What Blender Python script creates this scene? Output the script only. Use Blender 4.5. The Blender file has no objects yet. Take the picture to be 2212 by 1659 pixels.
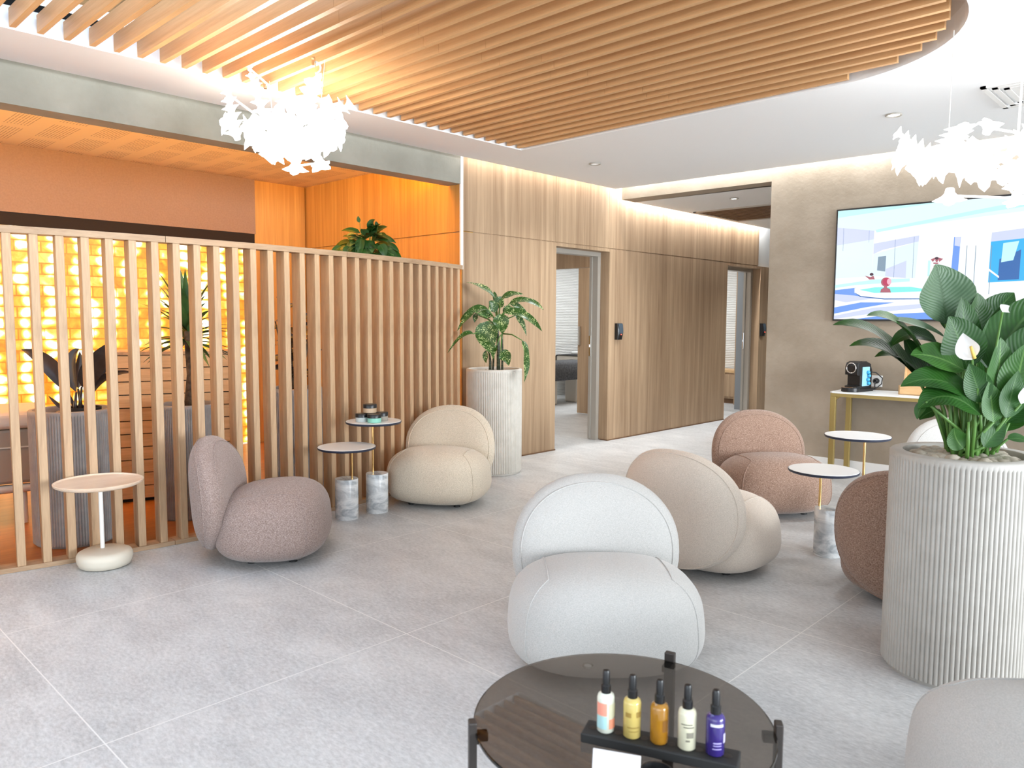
import bpy, bmesh, math, random
from mathutils import Vector, Matrix
S = bpy.context.scene
COL = S.collection
PI = math.pi

# ------------------------------------------------------------------ camera
FPX, PIT, ROLL, YAW, CAMH = 1654.5, math.radians(4.759), math.radians(-0.294), math.radians(43.9), 1.323
cp, sp = math.cos(PIT), math.sin(PIT)
fw, rt = Vector((0, cp, -sp)), Vector((1, 0, 0))
dn = fw.cross(rt)
r2 = rt * math.cos(ROLL) + dn * math.sin(ROLL)
d2 = -rt * math.sin(ROLL) + dn * math.cos(ROLL)
RZ = Matrix.Rotation(YAW, 3, 'Z')
r2, d2, fw = RZ @ r2, RZ @ d2, RZ @ fw
cam_d = bpy.data.cameras.new('camera')
cam = bpy.data.objects.new('camera', cam_d)
COL.objects.link(cam)
cam_d.sensor_width = 36.0
cam_d.lens = 36.0 * FPX / 2212.0
cam_d.clip_start = 0.05
m = Matrix((( r2.x, -d2.x, -fw.x, 0), (r2.y, -d2.y, -fw.y, 0), (r2.z, -d2.z, -fw.z, CAMH), (0, 0, 0, 1)))
cam.matrix_world = m
cam_d.dof.use_dof = True
cam_d.dof.focus_distance = 4.6
cam_d.dof.aperture_fstop = 5.0
S.camera = cam
AWAY = Vector((-math.sin(YAW), math.cos(YAW), 0))      # horizontal directions of the view, used to orient furniture
RIGHT = Vector((math.cos(YAW), math.sin(YAW), 0))

# ------------------------------------------------------------------ world, exposure
S.view_settings.view_transform = 'Standard'
S.view_settings.look = 'None'
S.view_settings.gamma = 1.0
S.view_settings.use_curve_mapping = False
S.view_settings.exposure = 1.12
W = bpy.data.worlds.new('world')
S.world = W
W.use_nodes = True
bg = W.node_tree.nodes['Background']
bg.inputs[0].default_value = (0.84, 0.92, 1.0, 1)
bg.inputs[1].default_value = 1.0
S.cycles.use_denoising = True
try:
    S.cycles.denoiser = 'OPENIMAGEDENOISE'
except Exception:
    pass
S.cycles.max_bounces = 7
S.cycles.diffuse_bounces = 4
S.cycles.glossy_bounces = 3
S.cycles.transmission_bounces = 6
S.cycles.caustics_reflective = False
S.cycles.caustics_refractive = False
S.cycles.sample_clamp_indirect = 6.0


def area(name, loc, size, sizey, energy, color, rot=(0, 0, 0), spread=PI):
    d = bpy.data.lights.new(name, 'AREA')
    d.shape = 'RECTANGLE'
    d.size, d.size_y, d.energy, d.color, d.spread = size, sizey, energy, color, spread
    o = bpy.data.objects.new(name, d)
    o.location, o.rotation_euler = loc, rot
    COL.objects.link(o)
    return o


LED = (1.0, 0.98, 0.95)
WARM = (1.0, 0.80, 0.58)
# led strips in the three ceiling coves
area('cove_led_beam', (-5.012, 0.8, 2.862), 0.05, 7.4, 3.2, LED)
area('cove_led_wood_wall', (-5.012, 5.75, 2.862), 0.05, 2.3, 5, (1.0, 0.95, 0.90))
area('cove_led_screen_wall', (-1.2, 6.86, 2.862), 7.4, 0.05, 24, (0.95, 0.98, 1.0), (0, 0, math.radians(1.74)))
area('cove_led_corridor', (-5.012, 8.6, 2.80), 0.05, 3.4, 34, (0.95, 0.98, 1.0))
# added orange fill light behind the beam, washing the salt room ceiling
area('salt_room_fill', (-5.27, 0.9, 2.64), 0.10, 7.2, 100, (1.0, 0.44, 0.03), (0, math.radians(146), 0))
# daylight from the big windows behind the photographer
area('daylight_windows', (1.8, -5.5, 2.0), 7.0, 2.8, 90, (0.82, 0.92, 1.0), (math.radians(80), 0, math.radians(20)))
area('side_fill_light', (9.0, 3.8, 1.8), 2.8, 7.0, 780, (0.88, 0.95, 1.0), (0, math.radians(88), 0))  # added fill light from the right, brightens the far side of the room
area('skylight_daylight', (-2.8, 0.7, 3.30), 2.6, 1.9, 42, (0.46, 0.70, 1.0))
# treatment rooms and corridor
area('treatment_room_light', (-7.3, 9.9, 2.5), 1.6, 2.4, 30, (0.92, 0.97, 1.0))
area('entry_room_light', (-6.1, 7.2, 2.5), 0.8, 0.8, 14, (1.0, 0.95, 0.88))
area('second_room_light', (-6.4, 10.2, 2.5), 0.7, 0.6, 7, (1.0, 0.97, 0.92))


# ------------------------------------------------------------------ materials
def newmat(name):
    mt = bpy.data.materials.new(name)
    mt.use_nodes = True
    nt = mt.node_tree
    return mt, nt, nt.nodes['Principled BSDF']


def N(nt, typ, **kw):
    n = nt.nodes.new(typ)
    for k, v in kw.items():
        if k.startswith('i_'):
            key = k[2:]
            n.inputs[int(key) if key.isdigit() else key.replace('_', ' ')].default_value = v
        else:
            setattr(n, k, v)
    return n


def rgba(c):
    return (c[0], c[1], c[2], 1.0)


def plain(name, c, rough=0.6, metal=0.0, spec=0.5, emit=None, es=0.0, coat=0.0, trans=0.0, ior=1.45, sss=0.0):
    mt, nt, b = newmat(name)
    b.inputs['Base Color'].default_value = rgba(c)
    b.inputs['Roughness'].default_value = rough
    b.inputs['Metallic'].default_value = metal
    b.inputs['Specular IOR Level'].default_value = spec
    b.inputs['Coat Weight'].default_value = coat
    b.inputs['Transmission Weight'].default_value = trans
    b.inputs['IOR'].default_value = ior
    if emit:
        b.inputs['Emission Color'].default_value = rgba(emit)
        b.inputs['Emission Strength'].default_value = es
    return mt


def noisy(name, c1, c2, scale=4.0, detail=6.0, rough=0.7, bump=0.0, bscale=None, mapscale=(1, 1, 1), lo=0.35, hi=0.65, coat=0.0, spec=0.5, c3=None):
    mt, nt, b = newmat(name)
    tc = N(nt, 'ShaderNodeTexCoord')
    mp = N(nt, 'ShaderNodeMapping')
    mp.inputs['Scale'].default_value = mapscale
    nt.links.new(tc.outputs['Object'], mp.inputs['Vector'])
    no = N(nt, 'ShaderNodeTexNoise', i_Scale=scale, i_Detail=detail, i_Roughness=0.6)
    nt.links.new(mp.outputs[0], no.inputs['Vector'])
    cr = N(nt, 'ShaderNodeValToRGB')
    cr.color_ramp.elements[0].position, cr.color_ramp.elements[1].position = lo, hi
    cr.color_ramp.elements[0].color, cr.color_ramp.elements[1].color = rgba(c1), rgba(c2)
    if c3:
        e = cr.color_ramp.elements.new((lo + hi) / 2)
        e.color = rgba(c3)
    nt.links.new(no.outputs['Fac'], cr.inputs[0])
    nt.links.new(cr.outputs[0], b.inputs['Base Color'])
    b.inputs['Roughness'].default_value = rough
    b.inputs['Specular IOR Level'].default_value = spec
    b.inputs['Coat Weight'].default_value = coat
    if bump:
        nb = N(nt, 'ShaderNodeTexNoise', i_Scale=bscale or scale * 6, i_Detail=3.0)
        nt.links.new(mp.outputs[0], nb.inputs['Vector'])
        bp = N(nt, 'ShaderNodeBump', i_Strength=bump, i_Distance=0.01)
        nt.links.new(nb.outputs['Fac'], bp.inputs['Height'])
        nt.links.new(bp.outputs[0], b.inputs['Normal'])
    return mt


def wood(name, c1, c2, axis=2, across=22.0, along=0.9, rough=0.5, fine=0.35, wide=2.2):
    """veneer: long streaks along one axis, with broad soft bands and fine pores"""
    mt, nt, b = newmat(name)
    tc = N(nt, 'ShaderNodeTexCoord')

    def mapped(s_across, s_along):
        mp = N(nt, 'ShaderNodeMapping')
        sc = [s_across] * 3
        sc[axis] = s_along
        mp.inputs['Scale'].default_value = sc
        nt.links.new(tc.outputs['Object'], mp.inputs['Vector'])
        return mp.outputs[0]
    n1 = N(nt, 'ShaderNodeTexNoise', i_Scale=1.0, i_Detail=5.0, i_Roughness=0.65, i_Distortion=0.6)
    nt.links.new(mapped(across, along), n1.inputs['Vector'])
    n2 = N(nt, 'ShaderNodeTexNoise', i_Scale=1.0, i_Detail=3.0, i_Distortion=1.2)
    nt.links.new(mapped(wide, along * 0.25), n2.inputs['Vector'])
    n3 = N(nt, 'ShaderNodeTexNoise', i_Scale=1.0, i_Detail=2.0)
    nt.links.new(mapped(across * 9, along * 6), n3.inputs['Vector'])
    mx = N(nt, 'ShaderNodeMath', operation='MULTIPLY_ADD')
    nt.links.new(n2.outputs['Fac'], mx.inputs[0])
    mx.inputs[1].default_value = 0.6
    nt.links.new(n1.outputs['Fac'], mx.inputs[2])
    mx2 = N(nt, 'ShaderNodeMath', operation='MULTIPLY_ADD')
    nt.links.new(n3.outputs['Fac'], mx2.inputs[0])
    mx2.inputs[1].default_value = fine
    nt.links.new(mx.outputs[0], mx2.inputs[2])
    cr = N(nt, 'ShaderNodeValToRGB')
    mid = 0.8 + fine * 0.5
    cr.color_ramp.elements[0].position, cr.color_ramp.elements[1].position = 0.0, 1.0
    mr = N(nt, 'ShaderNodeMapRange')
    mr.inputs['From Min'].default_value, mr.inputs['From Max'].default_value = mid - 0.27, mid + 0.27
    nt.links.new(mx2.outputs[0], mr.inputs['Value'])
    cr.color_ramp.elements[0].color, cr.color_ramp.elements[1].color = rgba(c1), rgba(c2)
    nt.links.new(mr.outputs[0], cr.inputs[0])
    nt.links.new(cr.outputs[0], b.inputs['Base Color'])
    b.inputs['Roughness'].default_value = rough
    b.inputs['Specular IOR Level'].default_value = 0.35
    return mt


def fabric(name, c1, c2, c3, cell=95.0, bump=0.35, contrast=(0.36, 0.64)):
    """woven upholstery: two crossed streak noises"""
    mt, nt, b = newmat(name)
    tc = N(nt, 'ShaderNodeTexCoord')

    def streak(sc):
        mp = N(nt, 'ShaderNodeMapping')
        mp.inputs['Scale'].default_value = sc
        nt.links.new(tc.outputs['Object'], mp.inputs['Vector'])
        n = N(nt, 'ShaderNodeTexNoise', i_Scale=cell * 2.6, i_Detail=2.0, i_Roughness=0.5)
        nt.links.new(mp.outputs[0], n.inputs['Vector'])
        return n
    a, h = streak((1.5, 1.5, 0.5)), streak((0.45, 0.45, 1.6))
    ad = N(nt, 'ShaderNodeMath', operation='ADD')
    nt.links.new(a.outputs['Fac'], ad.inputs[0])
    nt.links.new(h.outputs['Fac'], ad.inputs[1])
    hf = N(nt, 'ShaderNodeMath', operation='MULTIPLY')
    nt.links.new(ad.outputs[0], hf.inputs[0])
    hf.inputs[1].default_value = 0.5
    cr = N(nt, 'ShaderNodeValToRGB')
    cr.color_ramp.elements[0].position, cr.color_ramp.elements[1].position = contrast
    cr.color_ramp.elements[0].color, cr.color_ramp.elements[1].color = rgba(c1), rgba(c3)
    e = cr.color_ramp.elements.new(0.5)
    e.color = rgba(c2)
    nt.links.new(hf.outputs[0], cr.inputs[0])
    nt.links.new(cr.outputs[0], b.inputs['Base Color'])
    b.inputs['Roughness'].default_value = 0.95
    b.inputs['Specular IOR Level'].default_value = 0.15
    b.inputs['Sheen Weight'].default_value = 0.25
    b.inputs['Sheen Roughness'].default_value = 0.5
    bp = N(nt, 'ShaderNodeBump', i_Strength=bump, i_Distance=0.004)
    nt.links.new(hf.outputs[0], bp.inputs['Height'])
    nt.links.new(bp.outputs[0], b.inputs['Normal'])
    return mt


def tiles():
    mt, nt, b = newmat('grey_stone_tile')
    tc = N(nt, 'ShaderNodeTexCoord')
    br = N(nt, 'ShaderNodeTexBrick', offset=0.0, squash=1.0)
    br.inputs['Scale'].default_value = 1.0
    br.inputs['Brick Width'].default_value = 1.19
    br.inputs['Row Height'].default_value = 1.185
    br.inputs['Mortar Size'].default_value = 0.0023
    br.inputs['Mortar Smooth'].default_value = 0.0
    mp = N(nt, 'ShaderNodeMapping')
    mp.inputs['Location'].default_value = (3.685 + 1.19 * 8, -0.772 + 1.185 * 6, 0)
    nt.links.new(tc.outputs['Object'], mp.inputs['Vector'])
    nt.links.new(mp.outputs[0], br.inputs['Vector'])
    n1 = N(nt, 'ShaderNodeTexNoise', i_Scale=2.2, i_Detail=9.0, i_Roughness=0.68, i_Distortion=0.4)
    m2 = N(nt, 'ShaderNodeMapping')
    m2.inputs['Rotation'].default_value = (0, 0, 0.5)
    m2.inputs['Scale'].default_value = (1.0, 2.2, 1)
    nt.links.new(tc.outputs['Object'], m2.inputs['Vector'])
    nt.links.new(m2.outputs[0], n1.inputs['Vector'])
    n2 = N(nt, 'ShaderNodeTexNoise', i_Scale=38.0, i_Detail=4.0, i_Roughness=0.7)
    nt.links.new(m2.outputs[0], n2.inputs['Vector'])
    cr = N(nt, 'ShaderNodeValToRGB')
    cr.color_ramp.elements[0].position, cr.color_ramp.elements[1].position = 0.32, 0.68
    cr.color_ramp.elements[0].color, cr.color_ramp.elements[1].color = (0.44, 0.445, 0.45, 1), (0.60, 0.605, 0.605, 1)
    nt.links.new(n1.outputs['Fac'], cr.inputs[0])
    mixf = N(nt, 'ShaderNodeMix', data_type='RGBA', blend_type='OVERLAY')
    mixf.inputs[0].default_value = 0.55
    nt.links.new(cr.outputs[0], mixf.inputs[6])
    nt.links.new(n2.outputs['Fac'], mixf.inputs[7])
    mixg = N(nt, 'ShaderNodeMix', data_type='RGBA')
    nt.links.new(br.outputs['Fac'], mixg.inputs[0])
    nt.links.new(mixf.outputs[2], mixg.inputs[6])
    mixg.inputs[7].default_value = (0.74, 0.735, 0.72, 1)
    nt.links.new(mixg.outputs[2], b.inputs['Base Color'])
    b.inputs['Roughness'].default_value = 0.42
    b.inputs['Specular IOR Level'].default_value = 0.4
    bp = N(nt, 'ShaderNodeBump', i_Strength=0.12, i_Distance=0.004)
    nt.links.new(n2.outputs['Fac'], bp.inputs['Height'])
    nt.links.new(bp.outputs[0], b.inputs['Normal'])
    return mt


def salt():
    """backlit salt bricks in the y-z plane: the glow of the leds behind shines strongest at their spots"""
    mt, nt, b = newmat('backlit_salt_brick')
    tc = N(nt, 'ShaderNodeTexCoord')
    sx = N(nt, 'ShaderNodeSeparateXYZ')
    nt.links.new(tc.outputs['Object'], sx.inputs[0])
    cx = N(nt, 'ShaderNodeCombineXYZ')
    nt.links.new(sx.outputs['Y'], cx.inputs['X'])
    nt.links.new(sx.outputs['Z'], cx.inputs['Y'])
    br = N(nt, 'ShaderNodeTexBrick', offset=0.5)
    br.inputs['Scale'].default_value = 1.0
    br.inputs['Brick Width'].default_value = 0.20
    br.inputs['Row Height'].default_value = 0.0945
    br.inputs['Mortar Size'].default_value = 0.008
    br.inputs['Mortar Smooth'].default_value = 0.6
    br.inputs['Bias'].default_value = 0.0
    br.inputs['Color1'].default_value = (0, 0, 0, 1)
    br.inputs['Color2'].default_value = (1, 1, 1, 1)
    br.inputs['Mortar'].default_value = (0.5, 0.5, 0.5, 1)
    nt.links.new(cx.outputs[0], br.inputs['Vector'])
    bw = N(nt, 'ShaderNodeRGBToBW')
    nt.links.new(br.outputs['Color'], bw.inputs[0])
    no = N(nt, 'ShaderNodeTexNoise', i_Scale=9.0, i_Detail=6.0, i_Roughness=0.65, i_Distortion=1.0)
    nt.links.new(cx.outputs[0], no.inputs['Vector'])
    # led spots: one per course, every 0.24 m along the wall, jittered by noise
    def tri(sock, period, off):
        a = N(nt, 'ShaderNodeMath', operation='MULTIPLY_ADD')
        nt.links.new(sock, a.inputs[0])
        a.inputs[1].default_value, a.inputs[2].default_value = 1.0 / period, off
        f = N(nt, 'ShaderNodeMath', operation='FRACT')
        nt.links.new(a.outputs[0], f.inputs[0])
        s = N(nt, 'ShaderNodeMath', operation='SUBTRACT')
        nt.links.new(f.outputs[0], s.inputs[0])
        s.inputs[1].default_value = 0.5
        q = N(nt, 'ShaderNodeMath', operation='MULTIPLY')
        nt.links.new(s.outputs[0], q.inputs[0])
        q.inputs[1].default_value = period
        return q.outputs[0]
    ny = N(nt, 'ShaderNodeTexNoise', i_Scale=2.6, i_Detail=1.0)
    nt.links.new(cx.outputs[0], ny.inputs['Vector'])
    jy = N(nt, 'ShaderNodeMath', operation='MULTIPLY_ADD')
    nt.links.new(ny.outputs['Fac'], jy.inputs[0])
    jy.inputs[1].default_value = 0.35
    nt.links.new(sx.outputs['Y'], jy.inputs[2])
    dy, dz = tri(jy.outputs[0], 0.225, 0.13), tri(sx.outputs['Z'], 0.0945, 0.0)
    dv = N(nt, 'ShaderNodeCombineXYZ')
    nt.links.new(dy, dv.inputs['X'])
    zz = N(nt, 'ShaderNodeMath', operation='MULTIPLY')
    nt.links.new(dz, zz.inputs[0])
    zz.inputs[1].default_value = 1.35
    nt.links.new(zz.outputs[0], dv.inputs['Y'])
    ln = N(nt, 'ShaderNodeVectorMath', operation='LENGTH')
    nt.links.new(dv.outputs[0], ln.inputs[0])
    spot = N(nt, 'ShaderNodeMapRange', interpolation_type='SMOOTHSTEP')
    spot.inputs['From Min'].default_value, spot.inputs['From Max'].default_value = 0.085, 0.022
    nt.links.new(ln.outputs['Value'], spot.inputs['Value'])
    gate = N(nt, 'ShaderNodeTexNoise', i_Scale=7.0, i_Detail=0.0)
    nt.links.new(cx.outputs[0], gate.inputs['Vector'])
    gr = N(nt, 'ShaderNodeMapRange')
    gr.inputs['From Min'].default_value, gr.inputs['From Max'].default_value = 0.30, 0.46
    nt.links.new(gate.outputs['Fac'], gr.inputs['Value'])
    sg = N(nt, 'ShaderNodeMath', operation='MULTIPLY')
    nt.links.new(spot.outputs[0], sg.inputs[0])
    nt.links.new(gr.outputs[0], sg.inputs[1])
    spot = sg
    # brick colour ramp
    v = N(nt, 'ShaderNodeMath', operation='MULTIPLY_ADD')
    nt.links.new(bw.outputs[0], v.inputs[0])
    v.inputs[1].default_value = 0.45
    nt.links.new(no.outputs['Fac'], v.inputs[2])
    v2 = N(nt, 'ShaderNodeMath', operation='MULTIPLY_ADD')
    nt.links.new(spot.outputs[0], v2.inputs[0])
    v2.inputs[1].default_value = 0.75
    nt.links.new(v.outputs[0], v2.inputs[2])
    cr = N(nt, 'ShaderNodeValToRGB')
    el = cr.color_ramp.elements
    el[0].position, el[0].color = 0.22, (0.60, 0.10, 0.006, 1)
    el[1].position, el[1].color = 1.0, (1.0, 0.97, 0.85, 1)
    for p_, c_ in ((0.42, (0.95, 0.30, 0.018, 1)), (0.60, (1.0, 0.47, 0.04, 1)), (0.80, (1.0, 0.72, 0.20, 1))):
        e = el.new(p_)
        e.color = c_
    dv2 = N(nt, 'ShaderNodeMath', operation='MULTIPLY')
    nt.links.new(v2.outputs[0], dv2.inputs[0])
    dv2.inputs[1].default_value = 0.72
    nt.links.new(dv2.outputs[0], cr.inputs[0])
    mm = N(nt, 'ShaderNodeMix', data_type='RGBA', blend_type='MULTIPLY')
    fm = N(nt, 'ShaderNodeMath', operation='MULTIPLY')
    nt.links.new(br.outputs['Fac'], fm.inputs[0])
    fm.inputs[1].default_value = 0.8
    nt.links.new(fm.outputs[0], mm.inputs[0])
    nt.links.new(cr.outputs[0], mm.inputs[6])
    mm.inputs[7].default_value = (0.72, 0.33, 0.06, 1)
    b.inputs['Base Color'].default_value = (0.22, 0.09, 0.02, 1)
    b.inputs['Roughness'].default_value = 0.5
    nt.links.new(mm.outputs[2], b.inputs['Emission Color'])
    st = N(nt, 'ShaderNodeMath', operation='MULTIPLY_ADD')
    nt.links.new(spot.outputs[0], st.inputs[0])
    st.inputs[1].default_value, st.inputs[2].default_value = 1.3, 0.62
    nt.links.new(st.outputs[0], b.inputs['Emission Strength'])
    return mt


def perforated():
    mt, nt, b = newmat('perforated_ceiling_board')
    tc = N(nt, 'ShaderNodeTexCoord')
    mp = N(nt, 'ShaderNodeMapping')
    nt.links.new(tc.outputs['Object'], mp.inputs['Vector'])

    def brick(w, h, mort, off=0.0):
        br = N(nt, 'ShaderNodeTexBrick', offset=off)
        br.inputs['Scale'].default_value = 1.0
        br.inputs['Brick Width'].default_value = w
        br.inputs['Row Height'].default_value = h
        br.inputs['Mortar Size'].default_value = mort
        br.inputs['Mortar Smooth'].default_value = 0.0
        nt.links.new(mp.outputs[0], br.inputs['Vector'])
        return br.outputs['Fac']
    f1 = brick(0.16, 0.022, 0.0075)
    f2 = brick(0.62, 0.30, 0.055, 0.5)
    mx = N(nt, 'ShaderNodeMath', operation='MAXIMUM')
    nt.links.new(f1, mx.inputs[0])
    nt.links.new(f2, mx.inputs[1])
    mix = N(nt, 'ShaderNodeMix', data_type='RGBA')
    nt.links.new(mx.outputs[0], mix.inputs[0])
    mix.inputs[6].default_value = (0.46, 0.34, 0.22, 1)
    mix.inputs[7].default_value = (0.78, 0.62, 0.38, 1)
    nt.links.new(mix.outputs[2], b.inputs['Base Color'])
    b.inputs['Roughness'].default_value = 0.9
    return mt


def ribbed():
    mt, nt, b = newmat('ribbed_white_tile')
    tc = N(nt, 'ShaderNodeTexCoord')
    wv = N(nt, 'ShaderNodeTexWave', bands_direction='Z', i_Scale=11.0, i_Distortion=1.5, i_Detail=2.0)
    nt.links.new(tc.outputs['Object'], wv.inputs['Vector'])
    cr = N(nt, 'ShaderNodeValToRGB')
    cr.color_ramp.elements[0].color, cr.color_ramp.elements[1].color = (0.60, 0.60, 0.58, 1), (0.80, 0.80, 0.78, 1)
    cr.color_ramp.elements[0].position, cr.color_ramp.elements[1].position = 0.05, 0.4
    nt.links.new(wv.outputs['Fac'], cr.inputs[0])
    nt.links.new(cr.outputs[0], b.inputs['Base Color'])
    bp = N(nt, 'ShaderNodeBump', i_Strength=0.6, i_Distance=0.01)
    nt.links.new(wv.outputs['Fac'], bp.inputs['Height'])
    nt.links.new(bp.outputs[0], b.inputs['Normal'])
    b.inputs['Roughness'].default_value = 0.6
    return mt


def marble():
    mt, nt, b = newmat('white_marble')
    tc = N(nt, 'ShaderNodeTexCoord')
    mp = N(nt, 'ShaderNodeMapping')
    mp.inputs['Rotation'].default_value = (0.5, 0.75, 0.2)
    mp.inputs['Scale'].default_value = (1, 1, 2.2)
    nt.links.new(tc.outputs['Object'], mp.inputs['Vector'])
    no = N(nt, 'ShaderNodeTexNoise', i_Scale=5.0, i_Detail=8.0, i_Roughness=0.6, i_Distortion=1.6)
    nt.links.new(mp.outputs[0], no.inputs['Vector'])
    cr = N(nt, 'ShaderNodeValToRGB')
    cr.color_ramp.elements[0].position, cr.color_ramp.elements[1].position = 0.34, 0.60
    cr.color_ramp.elements[0].color, cr.color_ramp.elements[1].color = (0.30, 0.33, 0.36, 1), (0.74, 0.75, 0.75, 1)
    nt.links.new(no.outputs['Fac'], cr.inputs[0])
    nt.links.new(cr.outputs[0], b.inputs['Base Color'])
    b.inputs['Roughness'].default_value = 0.22
    return mt


def spotted_leaf():
    mt, nt, b = newmat('spotted_green_leaf')
    tc = N(nt, 'ShaderNodeTexCoord')
    vo = N(nt, 'ShaderNodeTexVoronoi', i_Scale=105.0)
    nt.links.new(tc.outputs['Object'], vo.inputs['Vector'])
    no = N(nt, 'ShaderNodeTexNoise', i_Scale=22.0, i_Detail=2.0)
    nt.links.new(tc.outputs['Object'], no.inputs['Vector'])
    ad = N(nt, 'ShaderNodeMath', operation='MULTIPLY_ADD')
    nt.links.new(no.outputs['Fac'], ad.inputs[0])
    ad.inputs[1].default_value = 1.1
    nt.links.new(vo.outputs['Distance'], ad.inputs[2])
    cr = N(nt, 'ShaderNodeValToRGB')
    cr.color_ramp.elements[0].position, cr.color_ramp.elements[0].color = 0.80, (0.50, 0.58, 0.26, 1)
    cr.color_ramp.elements[1].position, cr.color_ramp.elements[1].color = 0.88, (0.022, 0.075, 0.008, 1)
    nt.links.new(ad.outputs[0], cr.inputs[0])
    nt.links.new(cr.outputs[0], b.inputs['Base Color'])
    b.inputs['Roughness'].default_value = 0.4
    return mt


def leafmat(name, c1, c2, rib, rough=0.35, veins=16.0, vs=0.5):
    """leaf blade with a paler midrib and side veins"""
    mt, nt, b = newmat(name)
    uv_ = N(nt, 'ShaderNodeUVMap')
    sx = N(nt, 'ShaderNodeSeparateXYZ')
    nt.links.new(uv_.outputs[0], sx.inputs[0])
    q = N(nt, 'ShaderNodeMath', operation='SUBTRACT')
    nt.links.new(sx.outputs['X'], q.inputs[0]); q.inputs[1].default_value = 0.5
    ab = N(nt, 'ShaderNodeMath', operation='ABSOLUTE')
    nt.links.new(q.outputs[0], ab.inputs[0])
    rb = N(nt, 'ShaderNodeMapRange')
    rb.inputs['From Min'].default_value, rb.inputs['From Max'].default_value = 0.035, 0.012
    nt.links.new(ab.outputs[0], rb.inputs['Value'])
    vv = N(nt, 'ShaderNodeMath', operation='MULTIPLY_ADD')
    nt.links.new(ab.outputs[0], vv.inputs[0]); vv.inputs[1].default_value = -0.55
    nt.links.new(sx.outputs['Y'], vv.inputs[2])
    vm = N(nt, 'ShaderNodeMath', operation='MULTIPLY')
    nt.links.new(vv.outputs[0], vm.inputs[0]); vm.inputs[1].default_value = veins * 2 * PI
    sn = N(nt, 'ShaderNodeMath', operation='SINE')
    nt.links.new(vm.outputs[0], sn.inputs[0])
    tc = N(nt, 'ShaderNodeTexCoord')
    no = N(nt, 'ShaderNodeTexNoise', i_Scale=7.0, i_Detail=3.0)
    nt.links.new(tc.outputs['Object'], no.inputs['Vector'])
    f1 = N(nt, 'ShaderNodeMath', operation='MULTIPLY_ADD')
    nt.links.new(sn.outputs[0], f1.inputs[0]); f1.inputs[1].default_value = 0.16 * vs
    nt.links.new(no.outputs['Fac'], f1.inputs[2])
    cr = N(nt, 'ShaderNodeValToRGB')
    cr.color_ramp.elements[0].position, cr.color_ramp.elements[1].position = 0.30, 0.72
    cr.color_ramp.elements[0].color, cr.color_ramp.elements[1].color = rgba(c1), rgba(c2)
    nt.links.new(f1.outputs[0], cr.inputs[0])
    mx = N(nt, 'ShaderNodeMix', data_type='RGBA')
    nt.links.new(rb.outputs[0], mx.inputs[0])
    nt.links.new(cr.outputs[0], mx.inputs[6])
    mx.inputs[7].default_value = rgba(rib)
    nt.links.new(mx.outputs[2], b.inputs['Base Color'])
    b.inputs['Roughness'].default_value = rough
    b.inputs['Specular IOR Level'].default_value = 0.3
    bp = N(nt, 'ShaderNodeBump', i_Strength=0.35 * vs, i_Distance=0.004)
    nt.links.new(sn.outputs[0], bp.inputs['Height'])
    nt.links.new(bp.outputs[0], b.inputs['Normal'])
    return mt


M = {}
M['ceiling'] = plain('ceiling_paint', (0.87, 0.88, 0.89), 0.9)
M['white'] = plain('white_paint', (0.80, 0.79, 0.77), 0.8)
M['beam'] = noisy('grey_microcement', (0.225, 0.217, 0.182), (0.29, 0.281, 0.24), 2.2, 9, 0.75, 0.15, 30)
M['cement'] = noisy('beige_microcement', (0.28, 0.225, 0.165), (0.37, 0.305, 0.235), 1.9, 10, 0.7, 0.2, 26)
M['pink'] = noisy('pink_plaster', (0.255, 0.172, 0.125), (0.285, 0.194, 0.143), 60, 3, 0.9, 0.2, 160)
M['wall_wood'] = wood('oak_veneer_wall', (0.265, 0.165, 0.095), (0.52, 0.37, 0.235), 2, 20, 0.5, 0.55)
M['orange_lit_wood'] = wood('oak_veneer_orange_lit', (0.44, 0.23, 0.06), (0.68, 0.40, 0.12), 2, 20, 0.5, 0.5)  # oak with the salt room's orange light mixed into its colour
M['fence'] = wood('oak_batten', (0.35, 0.215, 0.12), (0.58, 0.395, 0.235), 2, 26, 2.0, 0.5)
M['rail'] = wood('oak_rail', (0.32, 0.20, 0.115), (0.50, 0.345, 0.215), 1, 26, 2.0, 0.5)
M['baffle'] = wood('ceiling_baffle_wood', (0.56, 0.30, 0.13), (0.74, 0.45, 0.22), 0, 22, 1.0, 0.45)
M['dark_wood'] = wood('dark_wood', (0.12, 0.06, 0.03), (0.22, 0.12, 0.06), 0, 22, 1.0, 0.6)
M['grille_wood'] = wood('grille_wood', (0.20, 0.10, 0.05), (0.32, 0.18, 0.09), 0, 22, 1.0, 0.6)
M['plank'] = wood('horizontal_oak_plank', (0.36, 0.22, 0.12), (0.58, 0.39, 0.22), 1, 24, 1.5, 0.5)
M['wood_floor'] = wood('warm_wood_floor', (0.20, 0.07, 0.02), (0.38, 0.15, 0.04), 1, 14, 0.9, 0.35)
M['box_wood'] = wood('pale_box_wood', (0.55, 0.33, 0.15), (0.72, 0.48, 0.25), 0, 30, 3.0, 0.5)
M['table_wood'] = wood('pale_oak_top', (0.62, 0.45, 0.32), (0.80, 0.66, 0.53), 1, 12, 1.2, 0.4)
M['tile'] = tiles()
M['salt'] = salt()
M['perf'] = perforated()
M['ribbed'] = ribbed()
M['marble'] = marble()
M['spot_leaf'] = spotted_leaf()
M['dark'] = plain('dark_band', (0.018, 0.012, 0.009), 0.9)
M['black'] = plain('black_plastic', (0.012, 0.012, 0.013), 0.3)
M['matte_black'] = plain('matte_black', (0.018, 0.018, 0.018), 0.65)
M['skylight_frame'] = plain('skylight_frame', (0.015, 0.025, 0.035), 0.6)
M['steel'] = plain('brushed_steel', (0.50, 0.47, 0.42), 0.45, 0.5)
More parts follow.
